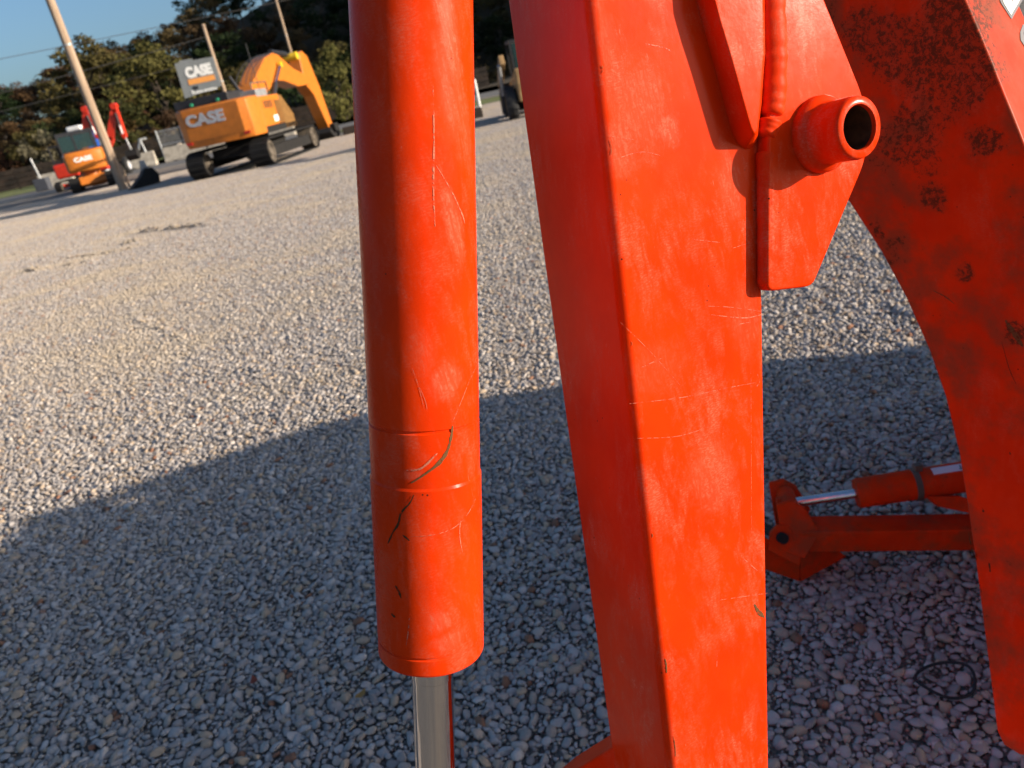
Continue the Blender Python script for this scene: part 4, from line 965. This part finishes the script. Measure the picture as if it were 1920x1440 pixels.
# ------------------------------------------------------------------ poles and wires
def pole(p, h, r0, r1, lab, top=True):
    root = empty('utility_pole', (p.x, p.y, 0), 0, lab, 'utility pole', 'wooden utility poles')
    bm = B(); pts = [p + Vector((0, 0, h * k / 8)) for k in range(9)]; tube(bm, pts, [r0 + (r1 - r0) * k / 8 for k in range(9)], 18); obj('shaft', bm, M_wood, root)
    bm = B(); lathe(bm, p + Vector((0, 0, h * .55)), Vector((0, 0, 1)), [(0, r0 * 1.04), (.06, r0 * 1.04)], 18, caps=False); obj('metal_band', bm, M_galv, root)
    return root
pp = gnd(232, 356); P1 = pole(Vector((pp.x, pp.y, 0)), 9.5, .17, .145, 'tall sunlit wooden utility pole standing in front of the small excavator')
P2 = pole(Vector((-12.95, 50, 0)), 7.0, .125, .10, 'wooden utility pole rising just behind the grey sign on the large excavator')
P3 = pole(Vector((-15.0, 88, 0)), 15.5, .16, .13, 'wooden utility pole against the dark wood above the large excavator boom')
for q, h in ((P3, 14.4),):
    bm = B(); box(bm, q.location.x - .6, q.location.x + .6, q.location.y - .22, q.location.y - .14, h - .05 + .4, h + .05 + .4); obj('cross_arm', bm, M_wood, q)
def wire(a, b, sag, r, lab):
    pts = []
    for i in range(33):
        t = i / 32; p = a.lerp(b, t); p.z -= sag * 4 * t * (1 - t); pts.append(p)
    bm = B(); tube(bm, pts, r, 6); tag(obj('overhead_wire', bm, M_wire), lab, 'wire', 'overhead wires')
NY = Vector((0, 1, 0)); M_wire = plain('weathered_aluminium_wire', (.12, .11, .10), .7, .0)
wire(Vector((-60, 47.5, 8.3)), Vector((-6.0, 49.7, 7.25)), .3, .017, 'highest overhead wire crossing the sky at the left')
wire(Vector((-60, 50, 5.2)), Vector((-12.95, 49.7, 6.3)), .35, .017, 'overhead wire running across the trees to the pole behind the sign')
wire(Vector((-60, 50.6, 4.6)), Vector((-12.95, 50.2, 5.2)), .25, .013, 'lowest thin overhead wire in front of the wooded hillside')

# ------------------------------------------------------------------ barriers, fence, gate frames
def barrier(x, y, l, rz, lab):
    root = empty('concrete_barrier', (x, y, 0), rz, lab, 'barrier', 'concrete barriers along the road')
    MM = Matrix.Translation((x, y, 0)) @ Matrix.Rotation(rz, 4, 'Z'); bm = B()
    prism(bm, [MM @ Vector((-l / 2, yy, z)) for yy, z in ((-.32, 0), (.32, 0), (.32, .12), (.16, .38), (.10, .92), (-.10, .92), (-.16, .38), (-.32, .12))], MM.to_3x3() @ Vector((l, 0, 0))); obj('block', bm, M_conc, root, bevel=.02)
    bm = B()
    for k in (-.25, .25): box(bm, k * l - .12, k * l + .12, -.325, -.30, .0, .06, MM)
    obj('lift_slot', bm, M_caseD, root)
barrier(-26.9, 55.3, 2.2, .03, 'short concrete barrier left of the small excavator')
barrier(-21.0, 55.0, 2.0, 0, 'short concrete barrier between the near pole and the large excavator')
barrier(-18.0, 55.2, 2.9, -.02, 'concrete barrier left of the large excavator tail, nearest the short one'); barrier(-15.0, 55.1, 2.9, -.02, 'concrete barrier seen under the large excavator counterweight')
barrier(-12.0, 55.0, 2.9, -.02, 'concrete barrier seen behind the large excavator tracks')
def fence():
    root = empty('board_fence', (-35, 70, 0), 0, 'low dark brown board fence along the foot of the wooded hillside', 'fence')
    xs = [-66 + 2.4 * k for k in range(29)]
    mt = plain('dark_fence_board', (.034, .022, .015), .9, var=.3, scale=1.5); i = 0
    for x in xs:
        y = 70 + .02 * (x + 35); bm = B(); box(bm, x - .07, x + .07, y - .07, y + .07, 0, 1.75); obj('fence_post', bm, mt, root, False)
        for k in range(4):
            bm = B(); z = .10 + .40 * k; box(bm, x + .02, x + 2.38, y - .10 - .004 * (i % 3), y - .07, z, z + .36); obj('board', bm, mt, root, False); i += 1
fence()
def gate():
    n_ = Vector((0, 1, 0)); g_ = lambda u, v: onplane(u, v, Vector((0, 56.5, 0)), n_)
    r = empty('steel_trestle', (-21.3, 56.5, 0), 0, 'pale galvanised A-shaped steel trestle left of the large excavator', 'trestle')
    a = g_(262, 262)
    for u, v in ((246, 292), (277, 288)):
        e = g_(u, v); e.z = 0; bm = B(); cyl(bm, a, e, .07, n=10); obj('leg', bm, M_galv, r)
    bm = B(); cyl(bm, a - n_ * .1, a + n_ * 1.2, .08, n=10); obj('top_rail', bm, M_galv, r)
    r = empty('mesh_gate', (-18.0, 57.5, 0), 0, 'grey steel mesh gate panels behind the concrete barriers', 'gate')
    for x in (-20.3, -18.6, -16.9, -15.2):
        bm = B(); cyl(bm, Vector((x, 57.5, 0)), Vector((x, 57.5, 2.1)), .06, n=10); obj('gate_post', bm, M_galv, r)
    for x in (-20.3, -18.6, -16.9):
        bm = B()
        for z in (.3, 1.1, 2.0): cyl(bm, Vector((x, 57.5, z)), Vector((x + 1.7, 57.5, z)), .035, n=8)
        for k in range(1, 12): cyl(bm, Vector((x + .142 * k, 57.5, .3)), Vector((x + .142 * k, 57.5, 2.0)), .018, n=5)
        obj('mesh_panel', bm, M_galv, r)
    # rubble heap of broken concrete behind the gate
    c, s = [], []
    for k in range(160): c.append((nr.uniform(-21, -14), nr.uniform(58.5, 61), abs(nr.normal()) * .35)); s.append(nr.uniform(.15, .4))
    o = bpy.data.objects.new('rubble', stones_mesh('rubble', c, s, dark=.6, reds=False)); COL.objects.link(o); tag(o, 'heap of broken grey rubble behind the mesh gate', None, None, 'stuff')
    # leaning sign post with grey base, far left
    r = empty('weighted_post', (-30.5, 56, 0), 0, 'thin pale post in a dark grey block base at the far left by the verge', 'post'); bm = B(); b0 = onplane(78, 340, Vector((0, 52, 0)), n_); b0.z = 0
    box(bm, -.42, .42, -.3, .3, 0, .75, Matrix.Translation(b0)); obj('base_block', bm, plain('dark_block', (.06, .065, .08), .8), r, bevel=.05); bm = B(); cyl(bm, b0 + Vector((0, 0, .7)), b0 + Vector((-.1, 0, 2.0)), .06, n=10); obj('post', bm, M_galv, r)
gate()

# ------------------------------------------------------------------ trees
def leaf_mat(name, c1, c2):
    mt, t, b = nt(name); oi = N(t, 'ObjectInfo'); v = pos(t)
    k = noise(t, v, .55, 4, .6)
    at = N(t, 'Attribute', attribute_name='shade'); f = mth(t, 'ADD', mth(t, 'MULTIPLY', k, .6), mth(t, 'MULTIPLY', at.outputs['Fac'], .5), True)
    c = mixc(t, f, c1, c2)
    hs = N(t, 'HueSaturation'); L(t, c, hs.inputs['Color']); L(t, mth(t, 'ADD', mth(t, 'MULTIPLY', oi.outputs['Random'], .05), .475), hs.inputs['Hue']); L(t, mth(t, 'ADD', mth(t, 'MULTIPLY', oi.outputs['Random'], .5), .7), hs.inputs['Value'])
    L(t, hs.outputs[0], b.inputs['Base Color']); b.inputs['Roughness'].default_value = .8; b.inputs['Specular IOR Level'].default_value = .15
    tr = N(t, 'BsdfTranslucent'); L(t, hs.outputs[0], tr.inputs[0]); mx = N(t, 'MixShader', inp={0: .3}); L(t, b.outputs[0], mx.inputs[1]); L(t, tr.outputs[0], mx.inputs[2])
    L(t, mx.outputs[0], t.nodes['Material Output'].inputs['Surface']); return mt
LEAF = {'green': leaf_mat('leaf_green', (.026, .036, .012), (.070, .080, .026)), 'olive': leaf_mat('leaf_olive', (.055, .050, .016), (.150, .125, .040)), 'rust': leaf_mat('leaf_rust', (0.0468, 0.0265, 0.0133), (0.1482, 0.0819, 0.0374)),
        'brown': leaf_mat('leaf_brown', (0.0546, 0.0351, 0.0156), (0.1560, 0.1053, 0.0484)), 'dark': leaf_mat('leaf_dark', (0.0109, 0.0187, 0.0078), (0.0312, 0.0452, 0.0140)), 'bare': leaf_mat('twig_grey', (.10, .085, .06), (.19, .155, .10))}
M_bark = plain('bark', (.07, .052, .038), .95, var=.3, scale=3)
def crown_mesh(seed, nclump, nleaf, leaf, tall=1.0):
    g = np.random.default_rng(seed); V, F, S = [], [], []; n0 = 0
    cl = []
    for _ in range(nclump):
        d = g.normal(size=3); d /= np.linalg.norm(d); r = g.uniform(.35, .95) ** .7
        cl.append((d * r * np.array([1, 1, tall]) * np.array([1 - .35 * max(0, d[2]), 1 - .35 * max(0, d[2]), 1]), g.uniform(.18, .36), g.uniform()))
    for _ in range(nleaf):
        c, rad, sh = cl[g.integers(nclump)]
        d = g.normal(size=3); d /= np.linalg.norm(d); p = c + d * rad * g.uniform(.45, 1.05) * np.array([1, 1, .75])
        n = d * .6 + g.normal(size=3) * .55; n /= np.linalg.norm(n); a = np.cross(n, g.normal(size=3)); a /= np.linalg.norm(a); b = np.cross(n, a)
        s = leaf * g.uniform(.6, 1.4)
        V += [p - a * s, p - b * s * .6, p + a * s, p + b * s * .6]; F.append((n0, n0 + 1, n0 + 2, n0 + 3)); n0 += 4
        S += [sh + g.uniform(-.2, .2)] * 4
    me = bpy.data.meshes.new('crown'); me.from_pydata([tuple(map(float, q)) for q in V], [], F)
    at = me.attributes.new('shade', 'FLOAT', 'POINT'); at.data.foreach_set('value', np.clip(np.array(S, np.float32), 0, 1)); return me
def trunk_mesh(seed):
    g = random.Random(seed); bm = B(); pts = [Vector((.05 * g.uniform(-1, 1) * k, .05 * g.uniform(-1, 1) * k, -.15 + 1.6 * k / 6)) for k in range(7)]
    tube(bm, pts, [.075, .06, .052, .045, .036, .026, .014], 9)
    for k in range(8):
        b = pts[2 + k % 4]; a = g.uniform(0, 6.28); e = b + Vector((math.cos(a) * .55, math.sin(a) * .55, g.uniform(.3, .6)))
        tube(bm, [b, b.lerp(e, .5) + Vector((0, 0, .05)), e], [.026, .017, .007], 6)
    me = bpy.data.meshes.new('trunk'); bm.to_mesh(me); bm.free(); me.materials.append(M_bark); return me
CROWNS = {k: [crown_mesh(100 * i + j, 30, 2600, .052, 1.0 + .2 * j) for j in range(2)] for i, k in enumerate(LEAF)}
for k, ms in CROWNS.items():
    for me in ms: me.materials.append(LEAF[k])
TRUNKS = [trunk_mesh(s) for s in range(3)]
def tree(x, y, h, kind, lab, group=None, wid=.40, z=None, name='autumn_tree', low=False):
    z = hill_h(x, y) if z is None else z
    root = empty(name, (x, y, z), 0, lab, 'tree' if not low else 'bush', group)
    if low: cz, sc = h * .42, (h * wid, h * wid, h * .46)
    else: cz, sc = h * .62, (h * wid, h * wid, h * .38)
    t = bpy.data.objects.new('trunk', TRUNKS[RNG.randrange(3)]); COL.objects.link(t); t.parent = root; t.scale = (h * .30, h * .30, h * (.30 if low else .52)); t.location = (0, 0, h * .05)
    c = bpy.data.objects.new('crown', CROWNS[kind][RNG.randrange(2)]); COL.objects.link(c); c.parent = root; c.location = (0, 0, cz); c.scale = sc; c.rotation_euler = (0, 0, RNG.uniform(0, 6.28))
KLAB = {'green': 'green-leaved tree standing in the mass of the wooded hillside', 'olive': 'yellow-olive autumn tree standing in the mass of the wooded hillside', 'rust': 'rust-brown autumn tree standing in the mass of the wooded hillside', 'brown': 'dull brown autumn tree standing in the mass of the wooded hillside', 'dark': 'dark-leaved tree, hill shade partly put into its colour, standing in the mass of the wooded hillside'}
def forest():
    rows = ((81, 4.0, 4.6), (86, 4.0, 4.8), (91, 4.2, 5.2), (97, 4.4, 5.4), (104, 4.4, 5.6), (111, 4.4, 5.8), (119, 4.6, 6), (128, 4.8, 6), (138, 4.8, 6.4))
    for j, (y, sp, h) in enumerate(rows):
        x = -.72 * y - 8
        while x < .13 * y + 6:
            xx = x + RNG.uniform(-.3, .3) * sp; yy = y + RNG.uniform(-3, 3)
            right = 1 / (1 + math.exp(-(xx + .22 * y) / (.08 * y)))
            wts = [('green', 1.4), ('olive', .9 * (1 - right) + .4), ('rust', 3.4 * (1 - right) + 1.2), ('brown', 3.0), ('dark', 1.6 + 3.5 * right)]  # more dark crowns towards the right paint in the hill's shade
            tot = sum(w for _, w in wts); r = RNG.uniform(0, tot)
            for k, w in wts:
                r -= w
                if r <= 0: break
            tree(xx, yy, h * RNG.uniform(.75, 1.25), k, KLAB[k], 'trees of the wooded hillside, ' + k, RNG.uniform(.46, .60))
            x += sp
forest()
def q_at(u, v, D): return onplane(u, v, Vector((0, D, 0)), Vector((0, 1, 0)))
for (u, vt, vb, D, kind, wid, lab, low) in (
        (178, 62, 165, 96, 'olive', .42, 'tall yellow-topped tree standing above the others just right of the near pole', False),
        (280, 62, 150, 92, 'dark', .30, 'dark green conical tree standing out left of the grey sign', False),
        (302, 75, 180, 84, 'olive', .46, 'bright olive-green tree with lit crown left of the grey sign', False),
        (262, 132, 185, 82, 'olive', .55, 'yellow bushy tree directly left of the grey sign', True),
        (438, 108, 165, 62, 'olive', .55, 'olive-brown bush between the grey sign and the large excavator boom', True),
        (625, 68, 135, 66, 'olive', .36, 'lit yellow-green tree in the dark wood right of the large excavator arm', True),
        (85, 205, 290, 79, 'bare', .42, 'leafless grey-brown tree left of the small excavator', True),
        (60, 232, 300, 79, 'olive', .45, 'yellow-green bush left of the leafless tree', True),
        (20, 250, 312, 79, 'rust', .45, 'rusty brown bush at the far left edge', True),
        (118, 250, 300, 79, 'brown', .45, 'brown bush behind the small excavator cab', True)):
    a, b = q_at(u, vt, D), q_at(u, vb, D); z0 = 0 if D < 81 else hill_h(b.x, D)
    h = a.z - min(b.z, a.z - 1) if low else a.z - z0
    tree(b.x, D, max(2.0, (a.z - z0) if D < 81 else h), kind, lab, None, wid, z0 if D < 81 or not low else max(z0, b.z), 'standing_tree' if not low else 'shrub', low)
# undergrowth along the foot of the hill: one mass nobody could count
def undergrowth():
    g = np.random.default_rng(5); V, F, S = [], [], []; n0 = 0
    for _ in range(15000):
        x = g.uniform(-70, 16); y = 78.5 + abs(g.normal()) * 2.2; b = hill_h(x, y); k = .9 + 1.2 * mnoise.noise(Vector((x * .3, y * .3, 2)))
        p = np.array([x, y, b + abs(g.normal()) * .9 * max(.3, k)]); n = g.normal(size=3); n /= np.linalg.norm(n); a = np.cross(n, g.normal(size=3)); a /= np.linalg.norm(a); c = np.cross(n, a); s = g.uniform(.10, .28)
        V += [p - a * s, p - c * s * .6, p + a * s, p + c * s * .6]; F.append((n0, n0 + 1, n0 + 2, n0 + 3)); n0 += 4; S += [g.uniform()] * 4
    me = bpy.data.meshes.new('undergrowth'); me.from_pydata([tuple(map(float, q)) for q in V], [], F); at = me.attributes.new('shade', 'FLOAT', 'POINT'); at.data.foreach_set('value', np.array(S, np.float32)); me.materials.append(LEAF['brown'])
    o = bpy.data.objects.new('undergrowth', me); COL.objects.link(o); tag(o, 'tangled brown undergrowth along the foot of the hill', None, None, 'stuff')
undergrowth()
